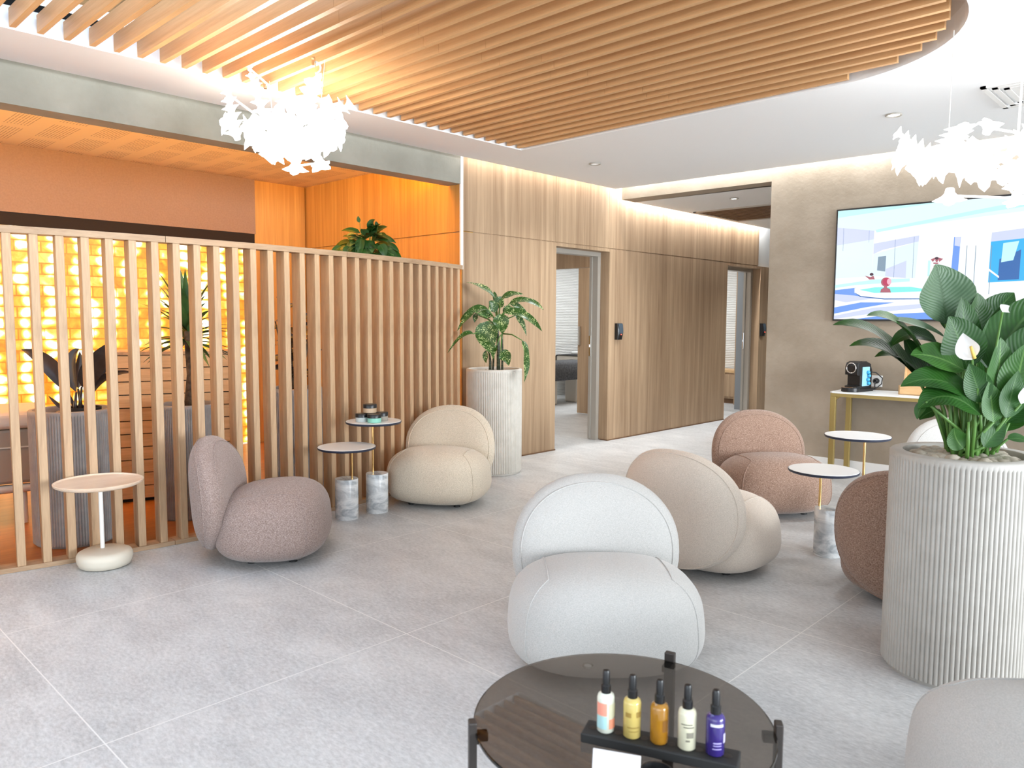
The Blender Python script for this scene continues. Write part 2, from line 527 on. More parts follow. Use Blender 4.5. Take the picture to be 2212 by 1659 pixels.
M['chrome'] = plain('chrome', (0.75, 0.75, 0.75), 0.12, 1.0)
M['brass'] = plain('polished_brass', (0.85, 0.55, 0.22), 0.2, 1.0)
M['gold_paint'] = plain('dull_gold_metal', (0.40, 0.30, 0.11), 0.42, 0.7)
M['white_top'] = plain('white_laminate', (0.80, 0.80, 0.79), 0.35)
M['navy_edge'] = plain('dark_edge', (0.02, 0.025, 0.045), 0.4)
M['cream_metal'] = plain('cream_coated_metal', (0.66, 0.60, 0.50), 0.5)
M['white_metal'] = plain('white_coated_metal', (0.78, 0.77, 0.74), 0.4)
M['glow'] = plain('lit_shade', (0.9, 0.9, 0.9), 0.6, emit=(1, 0.98, 0.95), es=1.8)
M['bulb'] = plain('lit_lamp', (0.9, 0.9, 0.9), 0.5, emit=(1, 0.98, 0.95), es=6.0)
M['lamp_off'] = plain('dim_lamp', (0.55, 0.55, 0.53), 0.3, emit=(1, 1, 1), es=0.3)
M['planter_cream'] = noisy('cream_planter', (0.53, 0.495, 0.44), (0.59, 0.555, 0.50), 14, 4, 0.65)
M['planter_grey'] = noisy('grey_planter', (0.30, 0.29, 0.285), (0.36, 0.35, 0.34), 14, 4, 0.65)
M['planter_big'] = noisy('pale_planter', (0.40, 0.375, 0.34), (0.44, 0.415, 0.38), 14, 4, 0.6)
M['pebble'] = noisy('pebbles', (0.20, 0.165, 0.12), (0.56, 0.50, 0.41), 14, 3, 0.6, lo=0.3, hi=0.7)
M['soil'] = plain('soil', (0.06, 0.045, 0.03), 0.95)
M['fab_white'] = fabric('white_boucle', (0.40, 0.387, 0.37), (0.465, 0.45, 0.43), (0.53, 0.513, 0.49), 150, 0.2)
M['fab_cream'] = fabric('cream_boucle', (0.42, 0.35, 0.265), (0.60, 0.52, 0.41), (0.72, 0.63, 0.52), 140, 0.35)
M['fab_beige'] = fabric('beige_wool', (0.53, 0.455, 0.385), (0.64, 0.56, 0.48), (0.73, 0.645, 0.56), 150, 0.2)
M['fab_pink'] = fabric('dusty_pink_tweed', (0.15, 0.10, 0.085), (0.28, 0.205, 0.18), (0.44, 0.35, 0.315), 105, 0.5, (0.33, 0.67))
M['fab_rose'] = fabric('terracotta_pink_tweed', (0.14, 0.08, 0.055), (0.27, 0.17, 0.125), (0.45, 0.325, 0.255), 105, 0.5, (0.33, 0.67))
M['leaf'] = leafmat('green_leaf', (0.008, 0.042, 0.005), (0.022, 0.090, 0.010), (0.05, 0.12, 0.03), 0.42, 16, 0.35)
M['leaf_mid'] = leafmat('fresh_green_leaf', (0.016, 0.065, 0.008), (0.042, 0.135, 0.018), (0.10, 0.21, 0.05), 0.42, 16, 0.35)
M['leaf_pale'] = leafmat('pale_green_leaf', (0.032, 0.080, 0.032), (0.080, 0.140, 0.070), (0.03, 0.075, 0.025), 0.45, 18, 0.6)
M['leaf_dark'] = noisy('dark_leaf', (0.012, 0.028, 0.012), (0.035, 0.06, 0.03), 7, 3, 0.28)
M['leaf_purple'] = noisy('burgundy_leaf', (0.022, 0.015, 0.012), (0.055, 0.04, 0.035), 7, 3, 0.28)
M['yucca'] = noisy('yucca_leaf', (0.03, 0.09, 0.03), (0.09, 0.20, 0.05), 9, 3, 0.4)
M['stem'] = plain('green_stem', (0.09, 0.20, 0.04), 0.45)
M['cane'] = noisy('dark_cane', (0.02, 0.03, 0.02), (0.10, 0.12, 0.07), 30, 3, 0.5, mapscale=(1, 1, 3))
M['bark'] = noisy('brown_bark', (0.05, 0.035, 0.022), (0.14, 0.10, 0.065), 26, 4, 0.9, 0.6, 60)
M['spathe'] = plain('white_spathe', (0.82, 0.80, 0.78), 0.5)
M['spadix'] = plain('yellow_spadix', (0.75, 0.50, 0.12), 0.6)
M['towel'] = noisy('dark_grey_towel', (0.055, 0.055, 0.06), (0.11, 0.11, 0.115), 40, 4, 0.95, 0.5, 200)
M['white_towel'] = plain('white_towel', (0.82, 0.83, 0.83), 0.95)
M['bed_cream'] = plain('cream_upholstery', (0.62, 0.57, 0.50), 0.6)
M['bed_tan'] = plain('taupe_panel', (0.30, 0.25, 0.20), 0.6)
M['grey_door'] = plain('grey_blue_paint', (0.30, 0.33, 0.36), 0.5)
M['glass'] = plain('smoked_glass', (0.26, 0.225, 0.195), 0.02, trans=1.0, ior=1.45)
M['clear_edge'] = plain('glass_edge', (0.35, 0.40, 0.42), 0.08, trans=0.6)
M['card'] = plain('white_card', (0.80, 0.78, 0.80), 0.6)
M['led_red'] = plain('red_indicator', (0.5, 0.02, 0.02), 0.4, emit=(1, 0.08, 0.05), es=3.0)
M['device_face'] = plain('grey_device_face', (0.06, 0.085, 0.11), 0.35)
M['blue_panel'] = plain('pale_blue_sleeve', (0.25, 0.50, 0.62), 0.35)
M['blue_pod'] = plain('blue_pod', (0.05, 0.35, 0.60), 0.3, 0.4)


# ------------------------------------------------------------------ geometry helpers
class MB:
    def __init__(self):
        self.bm = bmesh.new()

    def box(self, x0, x1, y0, y1, z0, z1, mat=None, mi=0):
        vs = [Vector((x, y, z)) for x in (x0, x1) for y in (y0, y1) for z in (z0, z1)]
        if mat is not None:
            vs = [mat @ v for v in vs]
        b = [self.bm.verts.new(v) for v in vs]
        for f in ((0, 1, 3, 2), (4, 6, 7, 5), (0, 4, 5, 1), (2, 3, 7, 6), (0, 2, 6, 4), (1, 5, 7, 3)):
            fc = self.bm.faces.new([b[i] for i in f])
            fc.material_index = mi
        return self

    def prism(self, pts, z0, z1, mi=0, mat=None):
        """polygon in x-y raised from z0 to z1"""
        lo = [Vector((p[0], p[1], z0)) for p in pts]
        hi = [Vector((p[0], p[1], z1)) for p in pts]
        if mat is not None:
            lo, hi = [mat @ v for v in lo], [mat @ v for v in hi]
        a, c = [self.bm.verts.new(v) for v in lo], [self.bm.verts.new(v) for v in hi]
        n = len(a)
        fs = [self.bm.faces.new(a[::-1]), self.bm.faces.new(c)]
        for i in range(n):
            fs.append(self.bm.faces.new((a[i], a[(i + 1) % n], c[(i + 1) % n], c[i])))
        for f in fs:
            f.material_index = mi
        return self

    def loft(self, rings, closed=True, cap=True, mi=0):
        vr = [[self.bm.verts.new(v) for v in r] for r in rings]
        n = len(vr[0])
        for i in range(len(vr) - 1):
            for j in range(n if closed else n - 1):
                f = self.bm.faces.new((vr[i][j], vr[i][(j + 1) % n], vr[i + 1][(j + 1) % n], vr[i + 1][j]))
                f.material_index = mi
        if cap and closed:
            f = self.bm.faces.new(vr[0][::-1]); f.material_index = mi
            f = self.bm.faces.new(vr[-1]); f.material_index = mi
        return self

    def lathe(self, prof, n=40, c=(0, 0, 0), cap=True, mi=0):
        rings = []
        for r, z in prof:
            rings.append([Vector((c[0] + r * math.cos(2 * PI * j / n), c[1] + r * math.sin(2 * PI * j / n), c[2] + z)) for j in range(n)])
        return self.loft(rings, True, cap, mi)

    def tube(self, pts, r, n=8, mi=0):
        pts = [Vector(p) for p in pts]
        rs = r if isinstance(r, (list, tuple)) else [r] * len(pts)
        rings = []
        prev = None
        for i, p in enumerate(pts):
            t = (pts[min(i + 1, len(pts) - 1)] - pts[max(i - 1, 0)]).normalized()
            if prev is None:
                prev = Vector((0, 0, 1)) if abs(t.z) < 0.9 else Vector((1, 0, 0))
            u = (prev - t * prev.dot(t)).normalized()
            w = t.cross(u)
            prev = u
            rings.append([p + (u * math.cos(2 * PI * j / n) + w * math.sin(2 * PI * j / n)) * rs[i] for j in range(n)])
        return self.loft(rings, True, True, mi)

    def ring(self, pts, r, n=6):
        """closed tube"""
        pts = [Vector(p) for p in pts]
        k = len(pts)
        rings = []
        cen = sum(pts, Vector()) / k
        for i, p in enumerate(pts):
            t = (pts[(i + 1) % k] - pts[i - 1]).normalized()
            u = (p - cen)
            u = (u - t * u.dot(t)).normalized()
            w = t.cross(u)
            rings.append([self.bm.verts.new(p + (u * math.cos(2 * PI * j / n) + w * math.sin(2 * PI * j / n)) * r) for j in range(n)])
        for i in range(k):
            a, b = rings[i], rings[(i + 1) % k]
            for j in range(n):
                self.bm.faces.new((a[j], a[(j + 1) % n], b[(j + 1) % n], b[j]))
        return self

    def sphere(self, c, r, sx=1, sy=1, sz=1, sub=2, jit=0.0, rnd=None, rot=0.0):
        res = bmesh.ops.create_icosphere(self.bm, subdivisions=sub, radius=1.0)
        ca, sa = math.cos(rot), math.sin(rot)
        for v in res['verts']:
            p = v.co
            k = 1 + (rnd.uniform(-jit, jit) if rnd else 0)
            x, y, z = p.x * sx * r * k, p.y * sy * r * k, p.z * sz * r * k
            v.co = Vector((c[0] + x * ca - y * sa, c[1] + x * sa + y * ca, c[2] + z))
        return self

    def leaf(self, b, mid, tip, width, up=(0, 0, 1), fold=0.25, n=9, shape=0.8, wave=0.0, mi=0, ph=0.0):
        """a leaf blade along a bezier from b over mid to tip; up gives the side its face turns to"""
        b, mid, tip, up = Vector(b), Vector(mid), Vector(tip), Vector(up).normalized()
        uvl = self.bm.loops.layers.uv.verify()
        rows = []
        for i in range(n + 1):
            t = i / n
            p = b * (1 - t) ** 2 + mid * (2 * t * (1 - t)) + tip * t * t
            tg = ((mid - b) * (2 * (1 - t)) + (tip - mid) * (2 * t)).normalized()
            s = tg.cross(up)
            if s.length < 1e-3:
                s = tg.cross(Vector((0.3, 0.5, 0.2)))
            s.normalize()
            nn = s.cross(tg).normalized()
            wd = width * 0.5 * (math.sin(PI * t ** shape) ** 0.85 if 0 < t < 1 else 0.0) + width * 0.012
            row = []
            for q in (-1, -0.55, 0, 0.55, 1):
                lift = fold * abs(q) * wd + wave * wd * math.sin(9 * t + ph + q * 2.0) * abs(q)
                row.append(self.bm.verts.new(p + s * (q * wd) + nn * lift))
            rows.append(row)
        for i in range(n):
            for j in range(4):
                f = self.bm.faces.new((rows[i][j], rows[i][j + 1], rows[i + 1][j + 1], rows[i + 1][j]))
                f.material_index = mi
                for lp, (a_, c_) in zip(f.loops, ((j, i), (j + 1, i), (j + 1, i + 1), (j, i + 1))):
                    lp[uvl].uv = (a_ / 4.0, c_ / n)
        return self

    def build(self, name, mat, parent=None, smooth=False, bevel=0.0, seg=2, loc=None, angle=None):
        bmesh.ops.recalc_face_normals(self.bm, faces=self.bm.faces[:])
        me = bpy.data.meshes.new(name)
        self.bm.to_mesh(me)
        self.bm.free()
        for mt in (mat if isinstance(mat, (list, tuple)) else [mat]):
            me.materials.append(mt)
        o = bpy.data.objects.new(name, me)
        COL.objects.link(o)
        if loc:
            o.location = loc
        if parent:
            o.parent = parent
        if smooth:
            for p in me.polygons:
                p.use_smooth = True
            if angle:
                try:
                    me.set_sharp_from_angle(angle=math.radians(angle))
                except Exception:
                    pass
        if bevel:
            bv = o.modifiers.new('bevel', 'BEVEL')
            bv.width, bv.segments, bv.limit_method, bv.angle_limit = bevel, seg, 'ANGLE', math.radians(40)
        return o


def tag(o, label, cat, group=None):
    o['label'], o['category'] = label, cat
    if group:
        o['group'] = group
    return o


def thing(name, label, cat, loc=(0, 0, 0), rz=0.0, group=None):
    o = bpy.data.objects.new(name, None)
    COL.objects.link(o)
    o.location, o.rotation_euler = loc, (0, 0, rz)
    o.empty_display_size = 0.1
    return tag(o, label, cat, group)


def copy_tree(src, parent=None):
    c = src.copy()
    COL.objects.link(c)
    c.parent = parent
    for ch in [k for k in bpy.data.objects if k.parent == src]:
        copy_tree(ch, c)
    return c


def dup(src, loc, rz, label, scale=None):
    c = copy_tree(src)
    c.location, c.rotation_euler = loc, (0, 0, rz)
    c['label'] = label
    if scale:
        c.scale = (scale, scale, scale)
    return c


def struct(o):
    o['kind'] = 'structure'
    return o


def facing(v):
    """z rotation that turns local -y (the front of a thing) towards v"""
    return math.atan2(v.y, v.x) + PI / 2


RC = YAW          # rotation of a frame whose local x runs to the right of the view and y away from it


# ------------------------------------------------------------------ setting
WX = -5.06                                   # face of the oak veneer wall
YD1, YD1b, YD2, YD2b = 5.89, 6.775, 9.38, 10.33
struct(MB().box(-12, 6, -6, 14, -0.1, 0.0).build('floor', M['tile']))


def fence_x(y):
    return -4.46 - 0.08 * (y - 2.15) ** 2


pts = [(fence_x(-0.8 + 0.2 * i) - 0.05, -0.8 + 0.2 * i) for i in range(28)]
pts = pts + [(fence_x(4.6) - 0.06, 4.59), (-7.6, 4.59), (-7.6, -0.8)]
struct(MB().prism(pts, 0.0, 0.004).build('floor_salt_room', M['wood_floor']))

# oak veneer wall with two recessed door openings
w = MB()
w.box(WX - 0.12, WX - 0.012, 4.625, YD1, 0, 2.09)
for a, b_ in ((4.62, YD1), (YD1b, 8.066), (8.07, YD2), (YD2b, 11.6)):
    w.box(WX - 0.12, WX, a, b_, 0.012, 2.098)
for a, b_ in ((4.62, 5.876), (5.88, 6.754), (6.758, 8.066), (8.07, 9.328), (9.332, 10.25)):
    w.box(WX - 0.12, WX, a, b_, 2.108, 2.93)
w.box(WX - 0.13, WX - 0.01, 4.625, 10.245, 2.09, 2.93)
for a, b_ in ((YD1, YD1b), (YD2, YD2b)):
    w.box(WX - 0.12, WX, a, b_, 2.066, 2.098)
struct(w.build('wall_left', M['wall_wood']))
w = MB()
for a, b_ in ((4.62, YD1 + 0.004), (YD1b - 0.004, YD2), (YD2b, 11.6)):
    w.box(WX - 0.1, WX + 0.008, a, b_, 0.0, 0.012)
struct(w.build('baseboard_left', M['dark_wood']))
struct(MB().box(WX - 0.16, WX - 0.03, 10.25, 13.2, 2.098, 2.93).build('wall_corridor', M['white']))
struct(MB().box(WX - 0.012, WX + 0.004, 4.595, 4.625, 1.77, 2.93).build('trim_1', M['white']))

# beam over the slatted partition
struct(MB().box(-5.23, WX, -4, 4.6, 2.51, 2.93).build('trim_beam_left', M['beam']))
# salt room shell
w = MB()
w.box(-7.7, -7.58, -4, 3.99, 2.21, 2.78)
struct(w.build('wall_salt_room', M['pink']))
struct(MB().box(-7.66, -7.595, -4, 3.985, 2.10, 2.21).build('trim_band', M['dark']))
struct(MB().box(-7.8, -7.62, 3.95, 4.6, 0, 2.78).build('wall_salt_room_recess', M['orange_lit_wood']))
w = MB()
w.box(-7.8, WX - 0.005, 4.612, 4.75, 0, 2.095)
w.box(-7.8, WX - 0.005, 4.612, 4.75, 2.105, 2.93)
w.box(-7.8, WX - 0.005, 4.63, 4.75, 2.09, 2.11)
struct(w.build('wall_salt_room_right', M['orange_lit_wood']))
struct(MB().box(-7.8, -5.225, -4, 4.62, 2.77, 2.93).build('ceiling_salt_room', M['perf']))

# screen wall, its soffit and the corridor ceiling, all turned by 1.7 degrees
TA = math.radians(1.74)
TM = Matrix.Translation((-3, 6.9, 0)) @ Matrix.Rotation(TA, 4, 'Z')
struct(MB().box(-0.295, 9, 0, 0.25, 0, 2.95, TM).build('wall_screen', M['cement']))
struct(MB().box(-1.96, -0.296, 0, 0.25, 2.62, 2.95, TM).build('trim_soffit', M['cement']))
struct(MB().box(-0.28, 9, -0.014, 0.0, 0, 0.10, TM).build('baseboard_screen', M['white']))
struct(MB().box(-4.96, -3.2, 7.09, 13.2, 2.62, 2.80).build('ceiling_corridor', M['ceiling']))
struct(MB().box(-3.28, -3.1, 7.15, 13.2, 0, 2.62).build('wall_corridor_right', M['cement']))
struct(MB().box(-5.1, -3.1, 13.0, 13.2, 0, 2.93).build('wall_corridor_end', M['white']))

# main ceiling with the rounded opening
CZ = 2.72
OX0, OX1, OY0, OY1, OR = -4.43, -0.975, -0.6, 4.70, 0.93
outer = [(-4.965, -4.0), (4.5, -4.0), (4.5, 6.98), (-4.965, 6.735)]
arc = [(OX1 - OR + OR * math.cos(a), OY1 - OR + OR * math.sin(a)) for a in [PI / 2 * i / 18 for i in range(19)]]
inner = [(OX0, OY0), (OX1, OY0)] + arc + [(OX0, OY1)]
bm = bmesh.new()
def _loop(pl):
    vs = [bm.verts.new((p[0], p[1], CZ)) for p in pl]
    return [bm.edges.new((vs[i], vs[(i + 1) % len(vs)])) for i in range(len(vs))]
es = _loop(outer) + _loop(inner)
bmesh.ops.triangle_fill(bm, use_beauty=True, edges=es)
ex = bmesh.ops.extrude_face_region(bm, geom=bm.faces[:])
for v in [g for g in ex['geom'] if isinstance(g, bmesh.types.BMVert)]:
    v.co.z += 0.11
mb = MB(); mb.bm.free(); mb.bm = bm
struct(mb.build('ceiling', M['ceiling']))
# recess above the opening: side walls, roof and skylight
rim = [(p[0], p[1]) for p in inner]
mb = MB()
n = len(rim)
cxr, cyr = (OX0 + OX1) / 2, (OY0 + OY1) / 2
for i in range(n - 1):
    a, b_ = rim[i], rim[(i + 1) % n]
    def off(p):
        d = Vector((p[0] - cxr, p[1] - cyr)); d.normalize()
        return (p[0] + d.x * 0.03, p[1] + d.y * 0.03)
    mb.prism([a, b_, off(b_), off(a)], CZ + 0.11, 3.24)
struct(mb.build('ceiling_recess', M['white']))
SK = (-4.25, -1.05, -0.45, 1.75)
mb = MB()
mb.box(-5.3, 4.5, -4, -0.45, 3.24, 3.34)
mb.box(-5.3, 4.5, 1.75, 7.0, 3.24, 3.34)
mb.box(-5.3, SK[0], -0.45, 1.75, 3.24, 3.34)
mb.box(SK[1], 4.5, -0.45, 1.75, 3.24, 3.34)
struct(mb.build('ceiling_roof', M['plank']))
# closing board over the cove slots
struct(MB().box(-5.3, -4.90, -4, 7.0, 2.93, 2.97).build('ceiling_cove_board', M['white']))
struct(MB().box(-4.96, -4.90, 2.35, 7.0, 2.97, 3.24).build('wall_clerestory', M['dark_wood']))
struct(MB().box(-4.93, -4.92, -4, 7.0, 2.83, 2.93).build('trim_cove_back', M['white']))
struct(MB().box(-4.5, 6, 5.0, 7.3, 2.93, 2.97).build('ceiling_cove_board_right', M['white']))
t = thing('skylight', 'skylight with dark frame bars above the ceiling slats', 'skylight', (0, 0, 0))
mb = MB()
for x in (-4.2, -3.45, -2.7, -1.95, -1.15):
    mb.box(x - 0.045, x + 0.045, SK[2], SK[3], 3.16, 3.24)
for y in (-0.42, 0.35, 1.05, 1.70):
    mb.box(SK[0], SK[1], y - 0.04, y + 0.04, 3.18, 3.24)
mb.build('frame', M['skylight_frame'], t)
t = thing('clerestory_window', 'bright window strip with dark blue frame behind the ceiling slat ends', 'window', (0, 0, 0))
mb = MB()
mb.box(-4.94, -4.89, -1.5, 2.35, 2.972, 3.03)
mb.box(-4.94, -4.89, -1.5, 2.35, 3.21, 3.238)
for y in (-1.2, -0.4, 0.4, 1.2, 2.0):
    mb.box(-4.94, -4.89, y - 0.03, y + 0.03, 3.03, 3.21)
mb.build('frame', M['skylight_frame'], t)

# treatment room seen through the first door
struct(MB().box(-9.0, -8.85, 4.8, 13.0, 0, 2.9).build('wall_treatment_room', M['ribbed']))
mb = MB()
for y in (6.4, 7.6, 8.8, 10.0, 11.2):
    mb.box(-8.85, -8.838, y, y + 0.02, 0, 2.9)
struct(mb.build('trim_2', M['steel']))
mb = MB()
mb.box(-8.84, WX - 0.13, 8.55, 8.67, 2.07, 2.9)
mb.box(-6.55, WX - 0.13, 8.56, 8.67, 0, 2.07)
struct(mb.build('wall_treatment_partition', M['wall_wood']))
struct(MB().box(-9.0, WX - 0.12, 4.8, 13.2, 2.6, 2.7).build('ceiling_treatment_room', M['ceiling']))
struct(MB().box(-9.0, WX - 0.13, 12.9, 13.1, 0, 2.6).build('wall_treatment_end', M['white']))
t = thing('sliding_door', 'oak sliding door half open inside the treatment room', 'door', (-6.3, 8.5, 0))
MB().box(-0.57, 0.57, -0.02, 0.02, 0.012, 2.055).build('door_leaf', M['wall_wood'], t)
MB().box(-0.545, -0.515, -0.055, -0.02, 0.98, 1.24).build('pull_handle', M['steel'], t, bevel=0.004)


def door_frame(name, y0, y1):
    mb = MB()
    mb.box(WX - 0.19, WX - 0.121, y1 - 0.05, y1 + 0.019, 0, 2.0195)
    mb.box(WX - 0.22, WX - 0.121, y0 - 0.019, y0 + 0.04, 0, 2.0195)
    mb.box(WX - 0.22, WX - 0.121, y0 - 0.02, y1 + 0.02, 2.02, 2.09)
    fr = struct(mb.build(name, M['steel']))
    MB().box(WX - 0.225, WX - 0.192, y1 - 0.062, y1 + 0.02, 0.01, 2.03).build('door_leaf', M['steel'], fr)
    mb = MB()
    mb.box(WX - 0.220, WX - 0.196, y1 - 0.070, y1 - 0.062, 0.93, 1.16)
    mb.box(WX - 0.214, WX - 0.202, y1 - 0.080, y1 - 0.070, 1.03, 1.06)
    mb.build('lock', M['chrome'], fr, bevel=0.003)
    return fr


door_frame('door_1', YD1, YD1b)
door_frame('door_2', YD2, YD2b)

# second treatment room strip
struct(MB().box(-8.84, WX - 0.35, 11.75, 11.9, 0, 2.6).build('wall_second_room', M['ribbed']))
t = thing('wall_cabinet', 'low oak cabinet under the white niche behind the far door', 'cabinet', (-6.1, 11.3, 0))
MB().box(-0.5, 0.22, 0, 0.4, 0.08, 0.50).build('body', M['wall_wood'], t)
MB().box(-0.46, 0.18, -0.012, 0.0, 0.11, 0.47).build('door', M['wall_wood'], t, bevel=0.004)
MB().box(-0.5, 0.22, 0.03, 0.4, 0.0, 0.08).build('plinth', M['dark_wood'], t)
MB().box(-0.52, 0.22, -0.02, 0.4, 0.50, 0.54).build('worktop', M['box_wood'], t)
struct(MB().box(-5.88, -5.62, 11.2, 11.7, 0, 2.6).build('trim_3', M['wall_wood']))
struct(MB().box(-5.56, -5.42, 10.62, 11.1, 0, 2.6).build('wall_second_room_return', M['grey_door']))

# ------------------------------------------------------------------ slatted partition (curved in plan)
t = thing('slatted_partition', 'curved oak slat partition screening the glowing salt room', 'partition', (0, 0, 0))
def arc_strip(d0, d1, z0, z1, y0, y1, n=40):
    mb = MB()
    rings = []
    for i in range(n + 1):
        y = y0 + (y1 - y0) * i / n
        nx = Vector((1, 0.16 * (y - 2.15), 0)).normalized()
        p = Vector((fence_x(y), y, 0))
        rings.append([p - nx * d0 + Vector((0, 0, z0)), p - nx * d1 + Vector((0, 0, z0)), p - nx * d1 + Vector((0, 0, z1)), p - nx * d0 + Vector((0, 0, z1))])
    return mb.loft(rings)
yb = -0.2
for y0, y1 in ((-0.3, 0.62), (0.623, 1.80), (1.803, 3.05), (3.053, 4.46)):
    arc_strip(-0.004, 0.096, 1.753, 1.788, y0, y1, 14).build('top_rail', M['rail'], t)
    arc_strip(-0.004, 0.096, 0.001, 0.026, y0, y1, 14).build('bottom_rail', M['rail'], t)
y = 0.972 - 0.1174 * 9
slat_me = None
while y < 4.45:
    th = math.atan(0.16 * (y - 2.15))
    nx = Vector((1, 0.16 * (y - 2.15), 0)).normalized()
    if slat_me is None:
        s = MB().box(-0.092, 0.0, -0.02, 0.02, 0.026, 1.753).build('slat', M['fence'], t, bevel=0.002, seg=1)
        slat_me = s.data
    else:
        s2 = s.copy()
        COL.objects.link(s2)
        s = s2
    s.location = (fence_x(y), y, 0)
    s.rotation_euler = (0, 0, th)
    y += 0.1174 * math.cos(th)

# ------------------------------------------------------------------ salt wall
t = thing('salt_brick_panel', 'backlit orange salt brick wall panel glowing behind the slats', 'wall panel', (-7.6, 1.5, 0))
MB().box(-0.06, 0.0, -4.5, 2.47, 0.02, 2.10).build('bricks', M['salt'], t)
MB().box(-0.06, 0.03, 2.47, 2.50, 0.02, 2.10).build('edge_trim', M['orange_lit_wood'], t)

# ------------------------------------------------------------------ ceiling slats
t = thing('slatted_ceiling', 'slatted wood ceiling baffles hung in the rounded opening', 'ceiling slats', (0, 0, 0))
rndc = random.Random(5)
k = -12
while True:
    y = 1.082 + 0.1186 * k
    k += 1
    if y > 4.67:
        break
    if y < OY0 + 0.05:
        continue
    x1 = OX1 - 0.075
    dyc = y - (OY1 - OR) 
    if dyc > 0:
        q = (OR - 0.045) ** 2 - dyc ** 2
        x1 = OX1 - OR + (math.sqrt(q) if q > 0 else -0.55) - 0.03
    x0 = -4.41
    cut = x0 + 1.05 + rndc.uniform(0, 0.25) + max(0, (y - 1.2)) * 0.12
    b_ = MB()
    b_.box(x0, cut - 0.001, y - 0.014, y + 0.014, CZ + 0.004, CZ + 0.090)
    b_.box(cut + 0.001, x1, y - 0.014, y + 0.014, CZ + 0.004, CZ + 0.090)
    b_.build('baffle', M['baffle'], t)

# ------------------------------------------------------------------ ceiling fittings
def downlight(label, x, y, z, lit, r=0.052, e=42):
    t = thing('downlight', label, 'downlight', (x, y, z), 0, 'ceiling downlights')
    MB().lathe([(r, -0.001), (r * 1.02, -0.008), (r * 0.92, -0.012), (r * 0.72, -0.006), (r * 0.72, 0.0)], 32).build('trim_ring', M['steel'], t, True, angle=40)
    MB().lathe([(r * 0.70, -0.004), (r * 0.5, -0.006), (0.002, -0.007)], 24).build('lamp', M['bulb'] if lit > 0.9 else M['lamp_off'], t, True)
    if lit:
        d = bpy.data.lights.new('downlight_beam', 'SPOT')
        d.energy, d.spot_size, d.spot_blend, d.shadow_soft_size, d.color = e, math.radians(130), 1.0, 0.12, (0.94, 0.98, 1.0)
        o = bpy.data.objects.new('downlight_beam', d)
        o.location = (x, y, z - 0.03)
        COL.objects.link(o)
downlight('lit round downlight in the ceiling nearest the screen wall', -1.826, 5.598, CZ, True)
downlight('dim round downlight in the ceiling before the oak wall', -4.307, 5.526, CZ, 0.5)
downlight('small lit downlight in the lowered corridor ceiling', -4.02, 7.546, 2.62, True, 0.045, 48)

d = bpy.data.lights.new('corridor_fill_beam', 'SPOT')  # added spot without a fitting, brightens the corridor floor
d.energy, d.spot_size, d.spot_blend, d.shadow_soft_size, d.color = 50, math.radians(120), 0.8, 0.12, (0.90, 0.97, 1.0)
o = bpy.data.objects.new('corridor_fill_beam', d)
o.location = (-4.0, 9.8, 2.58)
COL.objects.link(o)

t = thing('air_vent', 'square white air vent in the ceiling above the right chandelier', 'vent', (-0.95, 5.6, CZ))
mb = MB()
for a in (0.30, 0.25, 0.20):
    mb.box(-a, a, -a, -a + 0.03, -0.012, 0); mb.box(-a, a, a - 0.03, a, -0.012, 0)
    mb.box(-a, -a + 0.03, -a, a, -0.012, 0); mb.box(a - 0.03, a, -a, a, -0.012, 0)
mb.build('frame', M['white'], t)
MB().box(-0.17, 0.17, -0.17, 0.17, -0.010, 0).build('centre_plate', M['white'], t)

t = thing('ceiling_grille', 'dark slatted grille let into the lowered corridor ceiling', 'ceiling grille', (-4.1, 8.72, 2.62))
mb = MB()
for y in (-0.55, 0.51):
    mb.box(-0.78, 0.78, y, y + 0.04, -0.012, 0.0)
mb.box(-0.78, -0.74, -0.55, 0.55, -0.012, 0); mb.box(0.74, 0.78, -0.55, 0.55, -0.012, 0)
mb.build('frame', M['steel'], t)
MB().box(-0.74, 0.74, -0.51, 0.51, -0.002, 0).build('backing', M['dark'], t)
mb = MB()
for i in range(11):
    mb.box(-0.74, 0.74, -0.49 + i * 0.094, -0.49 + i * 0.094 + 0.036, -0.007, -0.002)
mb.build('slats', M['grille_wood'], t)

